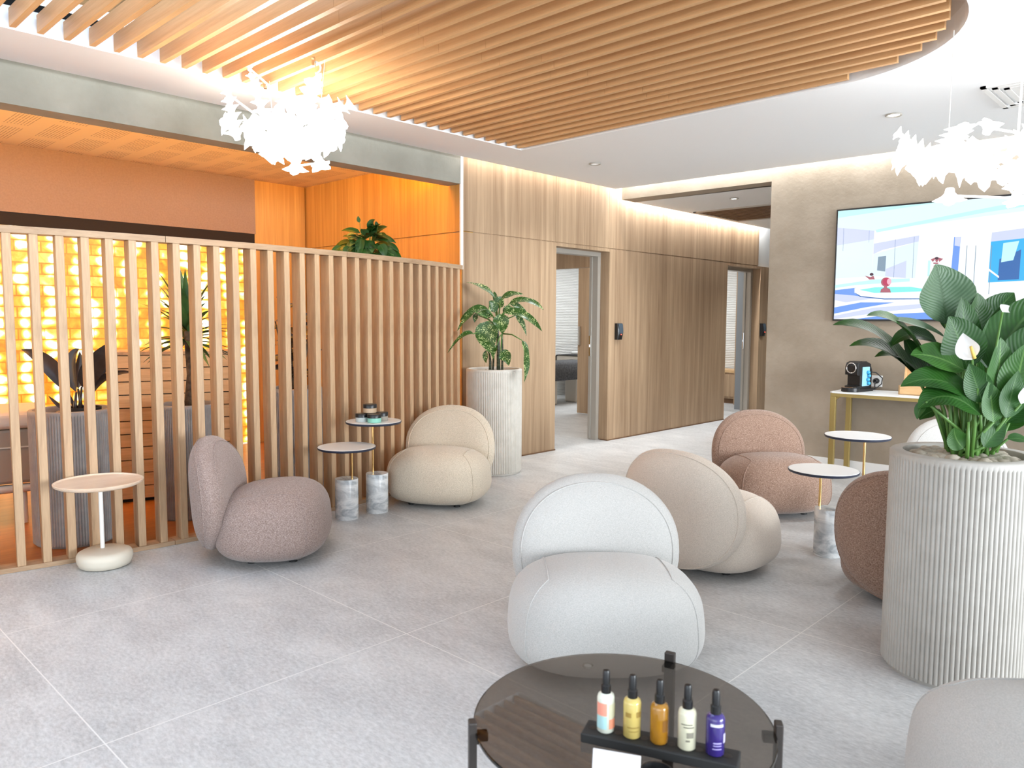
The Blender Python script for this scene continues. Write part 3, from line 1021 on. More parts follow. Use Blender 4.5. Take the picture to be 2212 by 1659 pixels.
# ------------------------------------------------------------------ chandeliers of lit paper-like flowers
rnd = random.Random(11)
def flower_mesh():
    mb = MB()
    n = 16
    rings = []
    for r_, z_ in ((0.30, -0.55), (0.36, -0.2), (0.62, 0.12)):
        rings.append([Vector((r_ * math.cos(2 * PI * j / n), r_ * math.sin(2 * PI * j / n), z_)) for j in range(n)])
    last = []
    for j in range(n):
        a = 2 * PI * j / n
        r_ = 0.62 + 0.58 * abs(math.cos(2 * a)) ** 2.0
        last.append(Vector((r_ * math.cos(a), r_ * math.sin(a), 0.38)))
    rings.append(last)
    mb.loft(rings, True, False)
    return mb
flower_src = None
def chandelier(label, loc, rz, spec, cables, scale=0.070):
    global flower_src
    t = thing('chandelier', label, 'chandelier', loc, rz, 'flower chandeliers')
    fr = MB()
    for a, b_ in zip(spec[:-1], spec[1:]):
        if (Vector(a[:3]) - Vector(b_[:3])).length < 0.45:
            fr.tube([a[:3], b_[:3]], 0.006, 6)
    fr.build('wire_frame', M['white_metal'], t)
    for c in cables:
        MB().tube(c[:2], c[2], 6).build('suspension_cable', M['white_metal'], t)
    for (x, y, z, s, d) in spec:
        if flower_src is None:
            o = flower_mesh().build('flower_shade', M['glow'], t, True, angle=60)
            so = o.modifiers.new('thickness', 'SOLIDIFY')
            so.thickness = 0.03
            flower_src = o
        else:
            o = flower_src.copy()
            COL.objects.link(o)
            o.parent = t
        o.location = (x, y, z)
        o.scale = (s * scale,) * 3
        o.rotation_euler = Vector(d).to_track_quat('Z', 'Y').to_euler()
    return t

def cloud(rn, n, hx, hy, zlo, zhi):
    """flowers over the underside of a shallow basket, mouths outwards"""
    out = []
    for i in range(n):
        a = rn.uniform(0, 2 * PI); q = rn.uniform(0.1, 1) ** 0.6
        x, y = hx * q * math.cos(a), hy * q * math.sin(a)
        z = zlo + (zhi - zlo) * (q ** 2) + rn.uniform(-0.03, 0.05)
        d = (x / hx + rn.uniform(-0.4, 0.4), y / hy + rn.uniform(-0.4, 0.4), -0.7 + q * 0.9 + rn.uniform(-0.3, 0.3))
        out.append((x, y, z, rn.uniform(0.75, 1.1), d))
    return out
spec = cloud(rnd, 46, 0.28, 0.19, -0.13, 0.03)
for i in range(6):
    spec.append((-0.32 - 0.008 * i, 0.02, -0.02 + 0.045 * i, 0.8 - 0.06 * i, (-0.3, 0, 1)))
for i in range(7):
    spec.append((-0.14 - 0.015 * i, 0.0, 0.04 + 0.05 * i, 0.85 - 0.08 * i, (-0.1, 0, 1)))
for i in range(6):
    spec.append((0.10 + 0.045 * i, -0.02 + 0.01 * i, 0.06 + 0.018 * i, 0.9 - 0.05 * i, (0.8, 0, 0.6)))
for i in range(5):
    spec.append((0.05 + 0.02 * i, 0.05, 0.08 + 0.045 * i, 0.9, (0.3 - 0.2 * i, 0.3, 0.8)))
spec += [(0.0, 0, 0.13, 1.0, (0.1, -0.6, 0.9)), (0.02, 0, -0.20, 0.9, (0.1, -0.2, -1)), (0.16, 0, -0.18, 0.9, (0.3, -0.2, -1)), (-0.36, 0, 0.03, 0.8, (-1, 0, 0.2))]
chandelier('glowing white flower chandelier hung from the ceiling slats', (-3.99, 2.33, 2.39), RC, spec,
           [((-0.18, 0.20, 0.33), (-0.10, 0, 0.02), 0.0016), ((0.24, -0.18, 0.33), (0.16, 0, 0.05), 0.0016)])
spec2 = cloud(rnd, 44, 0.52, 0.17, -0.10, 0.05)
for i in range(5):
    spec2.append((-0.40 - 0.035 * i, 0, 0.02 + 0.028 * i, 0.85 - 0.1 * i, (-0.9, 0, 0.5)))
for i in range(4):
    spec2.append((0.02 + 0.04 * i, 0, 0.06 + 0.028 * i, 0.95, (0.6, -0.2, 0.7)))
for i in range(4):
    spec2.append((-0.30 + 0.02 * i, 0, 0.06 + 0.028 * i, 0.9, (-0.3, -0.3, 0.8)))
spec2 += [(0.05, 0, -0.17, 0.9, (0, -0.2, -1)), (-0.28, 0, -0.16, 0.9, (-0.1, -0.2, -1)), (0.3, 0, 0.10, 0.9, (0.6, -0.4, 0.5)), (-0.12, -0.02, 0.16, 0.8, (0, -0.6, 0.8))]
chandelier('long glowing white flower chandelier in front of the screen wall', (-0.90, 4.415, 2.10), RC, spec2,
           [((-0.30, 0, 0.62), (-0.30, 0, 0.05), 0.0022), ((0.045, 0, 0.62), (0.035, 0, 0.05), 0.006)])
for nm, lc, ln, e in (('chandelier_glow', (-3.99, 2.33, 2.40), 0.16, 42), ('chandelier_glow_right', (-0.90, 4.415, 2.1), 0.16, 10)):
    d = bpy.data.lights.new(nm, 'POINT')
    d.energy, d.shadow_soft_size, d.color = e, ln, ((1, 0.90, 0.74) if nm == 'chandelier_glow' else (0.97, 0.98, 1.0))
    o = bpy.data.objects.new(nm, d)
    o.location = lc
    COL.objects.link(o)

for (hx, hy, lb) in ((-4.27, 2.336, 'small hook clamp under the slat end above the left chandelier'), (-3.708, 2.315, 'small hook clamp under the slats to the right of the chandelier cable')):
    t = thing('cable_hook', lb, 'hook', (hx, hy, CZ), RC)
    MB().box(-0.016, 0.002, -0.012, 0.012, -0.045, 0.004).build('clamp', M['chrome'], t, bevel=0.003)
    MB().tube([(0.0 + 0.03 * math.sin(a), 0, -0.02 - 0.03 * (1 - math.cos(a))) for a in [PI * i / 8 for i in range(9)]], 0.006, 8).build('hook', M['white_metal'], t, True)

# ------------------------------------------------------------------ screen
t = thing('wall_screen', 'large flat screen on the beige wall showing a spa pool', 'screen', TM @ Vector((0.322, 0, 1.333)), TA)
SW, SH = 1.72, 0.968
MB().box(0, SW, -0.045, -0.005, 0, SH).build('casing', M['black'], t, bevel=0.003)
pic_cols = [('p_white', (0.95, 1.0, 1.0)), ('p_cyan', (0.55, 0.95, 1.0)), ('p_lilac', (0.62, 0.68, 0.98)), ('p_blue', (0.16, 0.34, 0.85)),
            ('p_deep', (0.02, 0.13, 0.42)), ('p_sea', (0.03, 0.45, 0.90)), ('p_grey', (0.22, 0.32, 0.42)), ('p_red', (0.50, 0.03, 0.10)),
            ('p_skin', (0.42, 0.12, 0.16)), ('p_aqua', (0.25, 0.85, 0.80)), ('p_hair', (0.06, 0.02, 0.04)), ('p_pale', (0.75, 0.90, 1.0)), ('p_rose', (0.85, 0.45, 0.55))]
pm, pidx = [], {}
for i, (nme, c) in enumerate(pic_cols):
    pm.append(plain(nme, (0.01, 0.01, 0.01), 0.25, emit=c, es=0.5))
    pidx[nme] = i
mb = MB()
lay = [0]
B0 = 0.014
def uv(X, Y):
    """position in the picture"""
    u = (X - 480) / 1732 * (SW * 0.797)
    top = 235 - 0.0837 * (X - 480)
    return B0 + u, B0 + (1262 - Y) / (1262 - top) * (SH - 2 * B0)
def poly(c, *pp, raw=False):
    lay[0] += 1
    d = -0.0455 - 0.00008 * lay[0]
    vs = []
    for p in pp:
        u, v = p if raw else uv(*p)
        vs.append(mb.bm.verts.new((min(max(u, B0), SW - B0), d, min(max(v, B0), SH - B0))))
    f = mb.bm.faces.new(vs)
    f.material_index = pidx[c]
def ell(c, X, Y, rx, ry, n=20):
    poly(c, *[(X + rx * math.cos(2 * PI * i / n), Y + ry * math.sin(2 * PI * i / n)) for i in range(n)])
poly('p_white', (B0, B0), (SW - B0, B0), (SW - B0, SH - B0), (B0, SH - B0), raw=True)
poly('p_pale', (470, 235), (2700, 50), (2700, 180), (870, 420), (470, 390))
poly('p_cyan', (470, 300), (1500, 150), (2700, 50), (470, 235))
poly('p_cyan', (880, 410), (2000, 190), (2700, 90), (2700, 130), (1900, 250), (890, 435))
poly('p_lilac', (478, 390), (868, 418), (866, 500), (476, 560))
poly('p_pale', (476, 560), (866, 500), (862, 850), (466, 875))
poly('p_lilac', (868, 540), (1310, 462), (1308, 520), (960, 600), (868, 640))
poly('p_pale', (868, 640), (1308, 520), (1290, 870), (862, 850))
poly('p_lilac', (1000, 780), (1200, 700), (1200, 868), (995, 850))
for a in ((546, 395, 550, 610), (815, 415, 818, 530), (1262, 475, 1266, 868), (1080, 500, 1084, 862)):
    poly('p_grey', (a[0], a[1]), (a[2], a[1]), (a[2], a[3]), (a[0], a[3]))
poly('p_grey', (918, 665), (998, 655), (995, 805), (912, 795))
poly('p_blue', (1632, 480), (1692, 478), (1680, 870), (1618, 870))
poly('p_lilac', (1640, 480), (1690, 478), (1688, 570), (1640, 560))
poly('p_cyan', (1405, 700), (1430, 700), (1425, 850), (1405, 850))
poly('p_lilac', (1960, 440), (2240, 400), (2240, 500), (1955, 525))
poly('p_sea', (1955, 525), (2480, 470), (2480, 880), (1950, 910))
poly('p_deep', (2035, 690), (2210, 600), (2205, 880), (2030, 890))
poly('p_cyan', (2060, 540), (2190, 520), (2150, 700), (2050, 720))
for a in (1748, 1826, 1962):
    poly('p_grey', (a, 560), (a + 6, 560), (a + 2, 1020), (a - 4, 1020))
poly('p_white', (1840, 690), (2040, 850), (2040, 870), (1838, 712))
poly('p_cyan', (460, 935), (900, 880), (1240, 870), (1240, 900), (700, 935), (458, 965))
poly('p_blue', (455, 985), (700, 960), (690, 1010), (850, 1062), (480, 1040))
poly('p_lilac', (455, 1020), (690, 1035), (900, 1062), (600, 1100), (452, 1080))
poly('p_white', (688, 965), (900, 930), (1300, 925), (1600, 960), (1600, 1060), (1000, 1062), (760, 1040), (690, 1005))
poly('p_aqua', (740, 980), (900, 955), (1250, 950), (1500, 990), (900, 1010))
poly('p_deep', (690, 1005), (760, 1040), (1000, 1062), (1600, 1060), (1600, 1068), (1000, 1072), (750, 1048))
poly('p_blue', (450, 1150), (760, 1100), (1100, 1100), (800, 1150), (448, 1210))
poly('p_lilac', (446, 1230), (900, 1150), (1400, 1110), (1700, 1120), (1000, 1190), (444, 1262))
poly('p_blue', (700, 1262), (1100, 1210), (1500, 1190), (1600, 1262))
poly('p_skin', (955, 1005), (962, 975), (990, 958), (990, 935), (1020, 935), (1022, 960), (1052, 972), (1062, 1005))
ell('p_skin', 1008, 905, 50, 44)
ell('p_red', 1018, 902, 44, 38)
ell('p_rose', 1040, 900, 22, 30)
poly('p_skin', (790, 845), (850, 858), (880, 845), (895, 880), (840, 882))
ell('p_hair', 860, 832, 20, 14)
poly('p_skin', (1455, 720), (1500, 720), (1505, 750), (1495, 790), (1515, 850), (1450, 850), (1462, 780))
poly('p_skin', (1430, 690), (1470, 672), (1500, 672), (1545, 685), (1510, 715), (1500, 690), (1470, 690), (1450, 715))
ell('p_skin', 1486, 696, 14, 20)
ell('p_hair', 1484, 680, 17, 13)
poly('p_white', (1455, 732), (1505, 732), (1505, 748), (1457, 748))
poly('p_white', (1455, 800), (1512, 800), (1500, 825), (1468, 825))
mb.build('screen_picture', pm, t)

# ------------------------------------------------------------------ wall readers
def reader(label, y, z):
    t = thing('door_intercom', label, 'intercom', (WX, y, z), 0, 'door intercoms')
    rings = []
    for i in range(9):
        s = i / 8
        zz = -0.09 + 0.18 * s
        d = 0.045 + 0.012 * math.sin(s * PI)
        rings.append([Vector((0, -0.045, zz)), Vector((d * 0.8, -0.045, zz)), Vector((d, -0.03, zz)), Vector((d, 0.03, zz)), Vector((d * 0.8, 0.045, zz)), Vector((0, 0.045, zz))])
    MB().loft(rings).build('housing', M['black'], t, True, angle=35)
    rings = []
    for i in range(7):
        s = 0.38 + 0.6 * i / 6
        d = 0.046 + 0.012 * math.sin(s * PI)
        zz = -0.09 + 0.18 * s
        rings.append([Vector((d, -0.036, zz)), Vector((d + 0.003, -0.034, zz)), Vector((d + 0.003, 0.034, zz)), Vector((d, 0.036, zz))])
    MB().loft(rings).build('cover', M['device_face'], t)
    MB().sphere((0.057, 0.0, -0.032), 0.006, sub=1).build('indicator_light', M['led_red'], t)
reader('black door intercom on the oak wall beside the near door', 6.932, 1.205)
reader('black door intercom on the oak wall beside the far corridor door', 10.40, 1.205)

# ------------------------------------------------------------------ lounge chairs
def spow(v, e):
    return math.copysign(abs(v) ** e, v)

def chair_meshes():
    """rounded pill seat towards local -y, thick arched back behind it"""
    # seat
    ax, ay, az, cy, cz = 0.372, 0.305, 0.200, -0.078, 0.208
    def seat_pt(th, ph):
        e1, e2 = (0.70 if ph > 0 else 0.60), 0.74
        x = ax * spow(math.cos(ph), e1) * spow(math.cos(th), e2)
        y = ay * spow(math.cos(ph), e1) * spow(math.sin(th), e2)
        z = az * spow(math.sin(ph), e1)
        # belly is fullest below the middle, top is flatter towards the back
        k = 1.0 - 0.05 * (z / az) - 0.03 * max(0, -z / az) ** 2
        z += 0.018 * (-(y) / ay) * (1 if z > 0 else 0.0) * (z / az)
        return Vector((x * k, cy + y * k, max(cz + z, 0.012)))
    nth, nph = 64, 36
    mb = MB()
    rings = [[seat_pt(2 * PI * j / nth, -PI / 2 * 0.985 + PI * 0.985 * i / nph) for j in range(nth)] for i in range(nph + 1)]
    mb.loft(rings)
    # back
    def back_pt(rho, a, side):
        w_, h0, h1 = 0.352, 0.05, 0.672
        e = 0.90
        x = w_ * rho * spow(math.cos(a), e)
        hz = (h1 - h0) / 2
        zz = (h0 + h1) / 2 + hz * rho * spow(math.sin(a), e)
        th_ = 0.118 * (max(0.0, 1 - rho ** 3.2)) ** 0.55
        lean = 0.10 * (zz - 0.30) + 0.05 * ((zz - 0.42) / 0.4) ** 2
        y = 0.225 + lean + side * th_ * (1.0 if side > 0 else 0.85)
        # wrap: edges of the back come forward a little
        y -= 0.05 * (x / w_) ** 2
        return Vector((x, y, max(zz, 0.045)))
    mb2 = MB()
    na, nr = 64, 12
    rr = [math.sin(PI / 2 * i / nr) for i in range(nr + 1)]
    rr[0] = 0.02
    rings = [[back_pt(r_, 2 * PI * j / na, 1) for j in range(na)] for r_ in rr]
    rings += [[back_pt(r_, 2 * PI * j / na, -1) for j in range(na)] for r_ in rr[-2::-1]]
    mb2.loft(rings)
    # seams
    seams = []
    for sx in (1, -1):
        mb3 = MB()
        # side panel seam of the seat: section of the seat near its end
        th0 = math.radians(38)
        pl = []
        for i in range(25):
            ph = -1.15 + 1.98 * i / 24
            pl.append(seat_pt(-th0 if sx > 0 else PI + th0, ph) * 1.0)
        out = []
        for q in pl:
            d = Vector((q.x, q.y - cy, q.z - cz)).normalized()
            out.append(q + d * 0.0005)
        xe = abs(out[-1].x)
        pl = [out[-1]]
        for i in range(1, 19):
            th = -th0 + (th0 + math.radians(52)) * i / 18
            cc = xe / (ax * abs(math.cos(th)) ** 0.74 * 0.955)
            if cc >= 1:
                break
            ph = math.acos(cc ** (1 / 0.70))
            q = seat_pt(th if sx > 0 else PI - th, ph)
            pl.append(q + Vector((0, 0, 0.0005)))
        mb3.tube(out + pl[1:], 0.003, 6)
        seams.append(mb3)
    mb4 = MB()
    mb5 = MB()
    ringp = []
    for j in range(72):
        a = 2 * PI * j / 72
        p_ = back_pt(0.90, a, -1)
        ringp.append(p_)
    mb4.ring(ringp, 0.0036)
    ringp = [back_pt(0.955, 2 * PI * j / 72, 1) for j in range(72)]
    mb5.ring(ringp, 0.0036)
    return mb, mb2, seams + [mb4, mb5]

CH = None
def chair(label, loc, face, fab):
    global CH
    t = thing('lounge_chair', label, 'chair', (loc[0], loc[1], 0), facing(face), 'rounded lounge chairs')
    if CH is None:
        a, b_, sm = chair_meshes()
        CH = [a.build('seat', M[fab], t, True), b_.build('backrest', M[fab], t, True)]
        CH += [q.build('seat_seam' if k < 2 else 'back_seam', M[fab], CH[0] if k < 2 else CH[1], True) for k, q in enumerate(sm)]
        objs = CH[:]
        CH.append(MB().lathe([(0.022, 0.0), (0.022, 0.02)], 16).build('foot', M['matte_black'], t))
        CH[-1].location = (0.17, 0.02, 0)
        feet = ((-0.17, 0.02), (0.17, -0.20), (-0.17, -0.20))
    else:
        objs = []
        for k, q in enumerate(CH[:6]):
            g = q.copy()
            if q.data.materials[0] != M[fab]:
                g.data = q.data.copy()
                g.data.materials[0] = M[fab]
            COL.objects.link(g)
            objs.append(g)
            g.parent = t if k < 2 else (objs[0] if k < 4 else objs[1])
        feet = ((0.17, 0.02), (-0.17, 0.02), (0.17, -0.20), (-0.17, -0.20))
    for (fx, fy) in feet:
        g = CH[6].copy()
        COL.objects.link(g)
        g.location = (fx, fy, 0)
        g.parent = t
    return t

def mixdir(a, r):
    return (AWAY * a + RIGHT * r).normalized()

def ground(px, depth):
    return AWAY * depth + RIGHT * px
chair('white rounded lounge chair facing the camera behind the round glass table', ground(0.36, 2.97), mixdir(-1, 0.02), 'fab_white')
chair('dusty pink tweed lounge chair seen from its side before the slatted partition', (-3.965, 2.08), mixdir(0.13, 1), 'fab_pink')
chair('cream lounge chair facing the camera between marble tables and fluted planter', (-4.24, 3.67), mixdir(-1, -0.22), 'fab_cream')
chair('beige lounge chair seen from behind, back turned, right of the front white chair', ground(1.02, 4.06), mixdir(0.72, 0.69), 'fab_beige')
chair('terracotta pink lounge chair facing the camera left of the white round tables', ground(1.83, 5.38), mixdir(-1, 0.10), 'fab_rose')
chair('terracotta pink lounge chair half hidden behind the big planter, back turned', ground(1.94, 3.52), mixdir(0.75, 0.66), 'fab_rose')
chair('white lounge chair mostly hidden behind the big peace lily planter', (-1.264, 5.66), mixdir(-1, -0.05), 'fab_white')
chair('white lounge chair cut off at the lower right corner of the picture', ground(1.415, 1.73), mixdir(-0.1, -1), 'fab_white')

# ------------------------------------------------------------------ side tables with marble bases
def side_table(label, bx, by, tx, ty, h, rodx, rody, r=0.188):
    t = thing('side_table', label, 'side table', (bx, by, 0), 0, 'white side tables on marble bases')
    MB().lathe([(0.074, 0.0), (0.076, 0.004), (0.076, 0.266), (0.074, 0.27)], 40).build('marble_base', M['marble'], t, True, angle=40)
    MB().tube([(rodx, rody, 0.27), (rodx, rody, h - 0.012)], 0.0075, 12).build('rod', M['brass'], t, True, angle=60)
    dx, dy = tx - bx, ty - by
    top = MB().lathe([(r - 0.012, h - 0.016), (r - 0.003, h - 0.012), (r, h - 0.004), (r, h)], 56, (dx, dy, 0)).build('rim', M['navy_edge'], t, True, angle=40)
    MB().lathe([(r - 0.003, h + 0.0002), (r - 0.004, h + 0.002)], 56, (dx, dy, 0)).build('tabletop', M['white_top'], t, True, angle=40)
side_table('lower white round side table on a marble base beside the pink chair', -4.275, 2.86, -4.20, 2.815, 0.497, 0.035, 0.02)
side_table('taller white round side table on a marble base holding cream jars', -4.28, 3.11, -4.25, 3.065, 0.637, -0.045, 0.0)
side_table('lower white round side table between the right-hand lounge chairs', -1.665, 4.33, -1.675, 4.255, 0.50, -0.058, 0.01)
side_table('taller white round side table in front of the console table', -1.60, 4.80, -1.675, 4.755, 0.64, -0.04, -0.02)

def oak_table(label, bx, by, tx, ty):
    t = thing('oak_side_table', label, 'side table', (bx, by, 0), 0, 'oak topped side tables')
    MB().lathe([(0.108, 0.001), (0.124, 0.008), (0.134, 0.030), (0.137, 0.050), (0.136, 0.064), (0.129, 0.078), (0.112, 0.087), (0.02, 0.090)], 48).build('base', M['cream_metal'], t, True)
    MB().tube([(-0.03, 0.0, 0.088), (-0.03, 0.0, 0.45)], 0.011, 14).build('pole', M['white_metal'], t, True, angle=60)
    MB().lathe([(0.05, 0.450), (0.19, 0.456), (0.208, 0.466), (0.211, 0.478), (0.207, 0.480), (0.202, 0.472), (0.18, 0.469), (0.01, 0.469)], 64, (tx - bx, ty - by, 0)).build('tray_top', M['table_wood'], t, True, angle=50)
oak_table('pale oak tray table on a cream disc base by the partition', -4.36, 1.385, -4.28, 1.345)
oak_table('pale oak tray table cut off by the left picture edge', -4.40, 0.60, -4.33, 0.60)

# jars on the taller table
JL = M['black']
def jar(label, x, y, z, r, h, col):
    t = thing('cream_jar', label, 'jar', (x, y, z), 0, 'cream jars on the white table')
    MB().lathe([(r * 0.94, 0.0), (r, 0.003), (r, h * 0.55)], 32).build('jar_body', plain('jar_' + label[:5], col, 0.2, coat=0.4), t, True, angle=40)
    MB().lathe([(r * 1.03, h * 0.55), (r * 1.03, h * 0.95), (r * 0.98, h)], 32).build('lid', M['black'], t, True, angle=40)
RT = RIGHT
jc = Vector((-4.25, 3.065, 0.64)) - AWAY * 0.04 + RT * -0.03
def jp(a, b_): 
    p = jc + RT * a + AWAY * b_
    return p.x, p.y
x, y = jp(-0.040, -0.01); jar('pale grey jar with black lid at the left of the stack', x, y, 0.64, 0.042, 0.055, (0.45, 0.50, 0.50))
x, y = jp(0.050, -0.045); jar('mint green jar with black lid in front of the stack', x, y, 0.64, 0.046, 0.056, (0.22, 0.52, 0.42))
x, y = jp(0.085, 0.05); jar('grey brown jar with black lid at the right behind the mint jar', x, y, 0.64, 0.040, 0.058, (0.30, 0.28, 0.24))
x, y = jp(0.012, 0.03); jar('dark jar with black lid underneath the topmost jar', x, y, 0.64, 0.042, 0.058, (0.10, 0.07, 0.05))
x, y = jp(0.010, 0.015); jar('sand coloured jar with black lid on top of the stack', x, y, 0.698, 0.045, 0.058, (0.48, 0.34, 0.22))

# ------------------------------------------------------------------ console table with coffee machine
t = thing('console_table', 'gold framed console table with white top under the screen', 'console table', TM @ Vector((0.47, -0.46, 0)), TA)
CW, CD, CHT = 1.75, 0.43, 0.742
MB().prism([(0.02, 0), (CW - 0.02, 0), (CW, 0.02), (CW, CD - 0.02), (CW - 0.02, CD), (0.02, CD), (0, CD - 0.02), (0, 0.02)], CHT - 0.012, CHT).build('tabletop', M['white_top'], t)
mb = MB()
mb.box(0.01, CW - 0.01, 0.005, 0.035, CHT - 0.04, CHT - 0.012); mb.box(0.01, CW - 0.01, CD - 0.035, CD - 0.005, CHT - 0.04, CHT - 0.012)
mb.box(0.005, 0.035, 0.01, CD - 0.01, CHT - 0.04, CHT - 0.012); mb.box(CW - 0.035, CW - 0.005, 0.01, CD - 0.01, CHT - 0.04, CHT - 0.012)
for (sx, x0) in ((1, 0.03), (-1, CW - 0.03)):
    for y0 in (0.01, CD - 0.03):
        for i in range(5):
            a0, a1 = i / 5, (i + 1) / 5
            mb.box(min(x0, x0 + sx * 0.06 * a1), max(x0, x0 + sx * 0.06 * a1), y0, y0 + 0.02, CHT - 0.04 - 0.05 * (1 - a0) ** 2 * 1.0, CHT - 0.04) if i else None
mb.build('frame', M['gold_paint'], t)
for lx in (0.005, CW - 0.05):
    for ly in (0.005, CD - 0.04):
        MB().box(lx, lx + 0.045, ly, ly + 0.035, 0, CHT - 0.04).build('leg', M['gold_paint'], t, bevel=0.004)

def on_console(x, y):
    return TM @ Vector((0.47 + x, -0.46 + y, CHT))
t = thing('coffee_machine', 'black capsule coffee machine at the left end of the console', 'coffee machine', on_console(0.155, 0.20), TA + math.radians(-14))
t.scale = (0.92, 0.92, 0.92)
mb = MB()
prof = [(-0.10, 0.02), (0.13, 0.02), (0.13, 0.20), (0.10, 0.255), (0.04, 0.275), (-0.04, 0.275), (-0.085, 0.262), (-0.10, 0.235), (-0.10, 0.155), (-0.055, 0.15), (-0.055, 0.06), (-0.10, 0.05)]
rings = [[Vector((xx, p[0], p[1])) for p in prof] for xx in (-0.065, -0.058, 0.058, 0.065)]
for r_, k_ in ((rings[0], 0.94), (rings[3], 0.94)):
    for v in r_:
        v.y *= k_; v.z = 0.02 + (v.z - 0.02) * 0.97
mb.loft(rings)
mb.build('body', M['black'], t)
MB().lathe([(0.075, 0.0), (0.08, 0.004), (0.08, 0.035), (0.074, 0.04)], 32, (0, -0.10, 0)).build('drip_tray', M['black'], t, True, angle=40)
MB().box(-0.08, 0.08, -0.10, 0.135, 0.0, 0.03).build('base_plate', M['black'], t, bevel=0.008)
MB().box(-0.055, 0.055, -0.165, -0.09, 0.040, 0.043).build('tray_grid', M['chrome'], t)
rg = MB()
rg.ring([(0.045 * math.cos(2 * PI * i / 32), -0.103, 0.215 + 0.045 * math.sin(2 * PI * i / 32)) for i in range(32)], 0.005)
rg.build('brew_ring', M['chrome'], t, True)
MB().box(0.064, 0.073, -0.035, 0.075, 0.05, 0.225).build('side_sleeve', M['blue_panel'], t, bevel=0.004)
mb = MB()
for i, zz in enumerate((0.075, 0.11, 0.145, 0.175)):
    mb.sphere((0.082, 0.05 - 0.012 * (i % 2), zz), 0.018, sub=2)
mb.build('pods', M['blue_pod'], t, True)
MB().box(-0.03, 0.03, 0.125, 0.165, 0.235, 0.245).build('lever', M['black'], t, bevel=0.003)

sock = TM @ Vector((0.60, -0.012, 0.768))
t = thing('wall_socket', 'white double wall socket above the console table', 'socket', sock, TA)
MB().box(0, 0.15, 0, 0.011, 0, 0.098).build('plate', M['white_top'], t, bevel=0.003)
mb = MB()
for dx, dz in ((0.035, 0.06), (0.026, 0.045), (0.044, 0.045)):
    mb.box(dx - 0.003, dx + 0.003, -0.001, 0.001, dz - 0.004, dz + 0.004)
mb.build('socket_holes', M['matte_black'], t)
t = thing('power_cord', 'black power cord looping from the coffee machine to the socket', 'cord', TM @ Vector((0.60, 0, 0)), TA)
MB().lathe([(0.024, 0.0), (0.024, 0.03), (0.012, 0.045)], 20).build('plug', M['black'], t, True, angle=40)
pl = t.children[0] if t.children else bpy.data.objects['plug']
pl.rotation_euler = (PI / 2, 0, 0)
pl.location = (0.105, -0.012, 0.82)
cps = [(0.03, -0.12, 0.90), (0.06, -0.12, 0.905), (0.12, -0.09, 0.895), (0.17, -0.08, 0.85), (0.165, -0.08, 0.80), (0.13, -0.10, 0.765), (0.09, -0.13, 0.752), (0.06, -0.15, 0.750), (0.09, -0.15, 0.750), (0.12, -0.10, 0.752), (0.105, -0.06, 0.775), (0.105, -0.055, 0.815)]
MB().tube(cps, 0.0045, 8).build('cable', M['black'], t, True)

t = thing('tea_box', 'open wooden tea box with lid up on the console table', 'box', on_console(0.50, 0.12), TA)
mb = MB()
bw_, bd_, bh_ = 0.36, 0.16, 0.075
mb.box(0, bw_, 0, 0.01, 0, bh_); mb.box(0, bw_, bd_ - 0.01, bd_, 0, bh_); mb.box(0, 0.01, 0, bd_, 0, bh_); mb.box(bw_ - 0.01, bw_, 0, bd_, 0, bh_); mb.box(0, bw_, 0, bd_, 0, 0.008)
for i in (1, 2, 3):
    mb.box(bw_ * i / 4 - 0.003, bw_ * i / 4 + 0.003, 0.01, bd_ - 0.01, 0.008, bh_ - 0.012)
mb.build('body', M['box_wood'], t)
LM = Matrix.Translation((0, bd_, bh_)) @ Matrix.Rotation(math.radians(-14), 4, 'X')
mb = MB()
mb.box(0, bw_, 0.0, 0.008, 0, 0.15, LM)
mb.box(0, 0.012, -0.028, 0.0, 0, 0.15, LM); mb.box(bw_ - 0.012, bw_, -0.028, 0.0, 0, 0.15, LM); mb.box(0, bw_, -0.028, 0.0, 0.138, 0.15, LM)
mb.build('lid', M['box_wood'], t)
tb = t
for i, (nm, c, dx) in enumerate((('red and white tea sachet in the tea box, leftmost', (0.60, 0.08, 0.08), 0.02), ('white tea sachet standing second in the tea box', (0.80, 0.80, 0.82), 0.05), ('violet tea sachet lying third in the tea box', (0.30, 0.28, 0.60), 0.10), ('pale pink tea sachet at the right of the tea box', (0.75, 0.45, 0.42), 0.22))):
    o = MB().box(0, 0.045, 0, 0.012, 0, 0.062).build('tea_sachet', plain('sachet_%d' % i, c, 0.5), None, bevel=0.002)
    lp = on_console(0.50 + dx, 0.18 + 0.02 * (i % 2))
    o.location = (lp.x, lp.y, lp.z + 0.010 + 0.035 * (i < 2))
    o.rotation_euler = (math.radians(-6), 0, TA)
    tag(o, nm, 'tea sachet', 'tea sachets in the box')

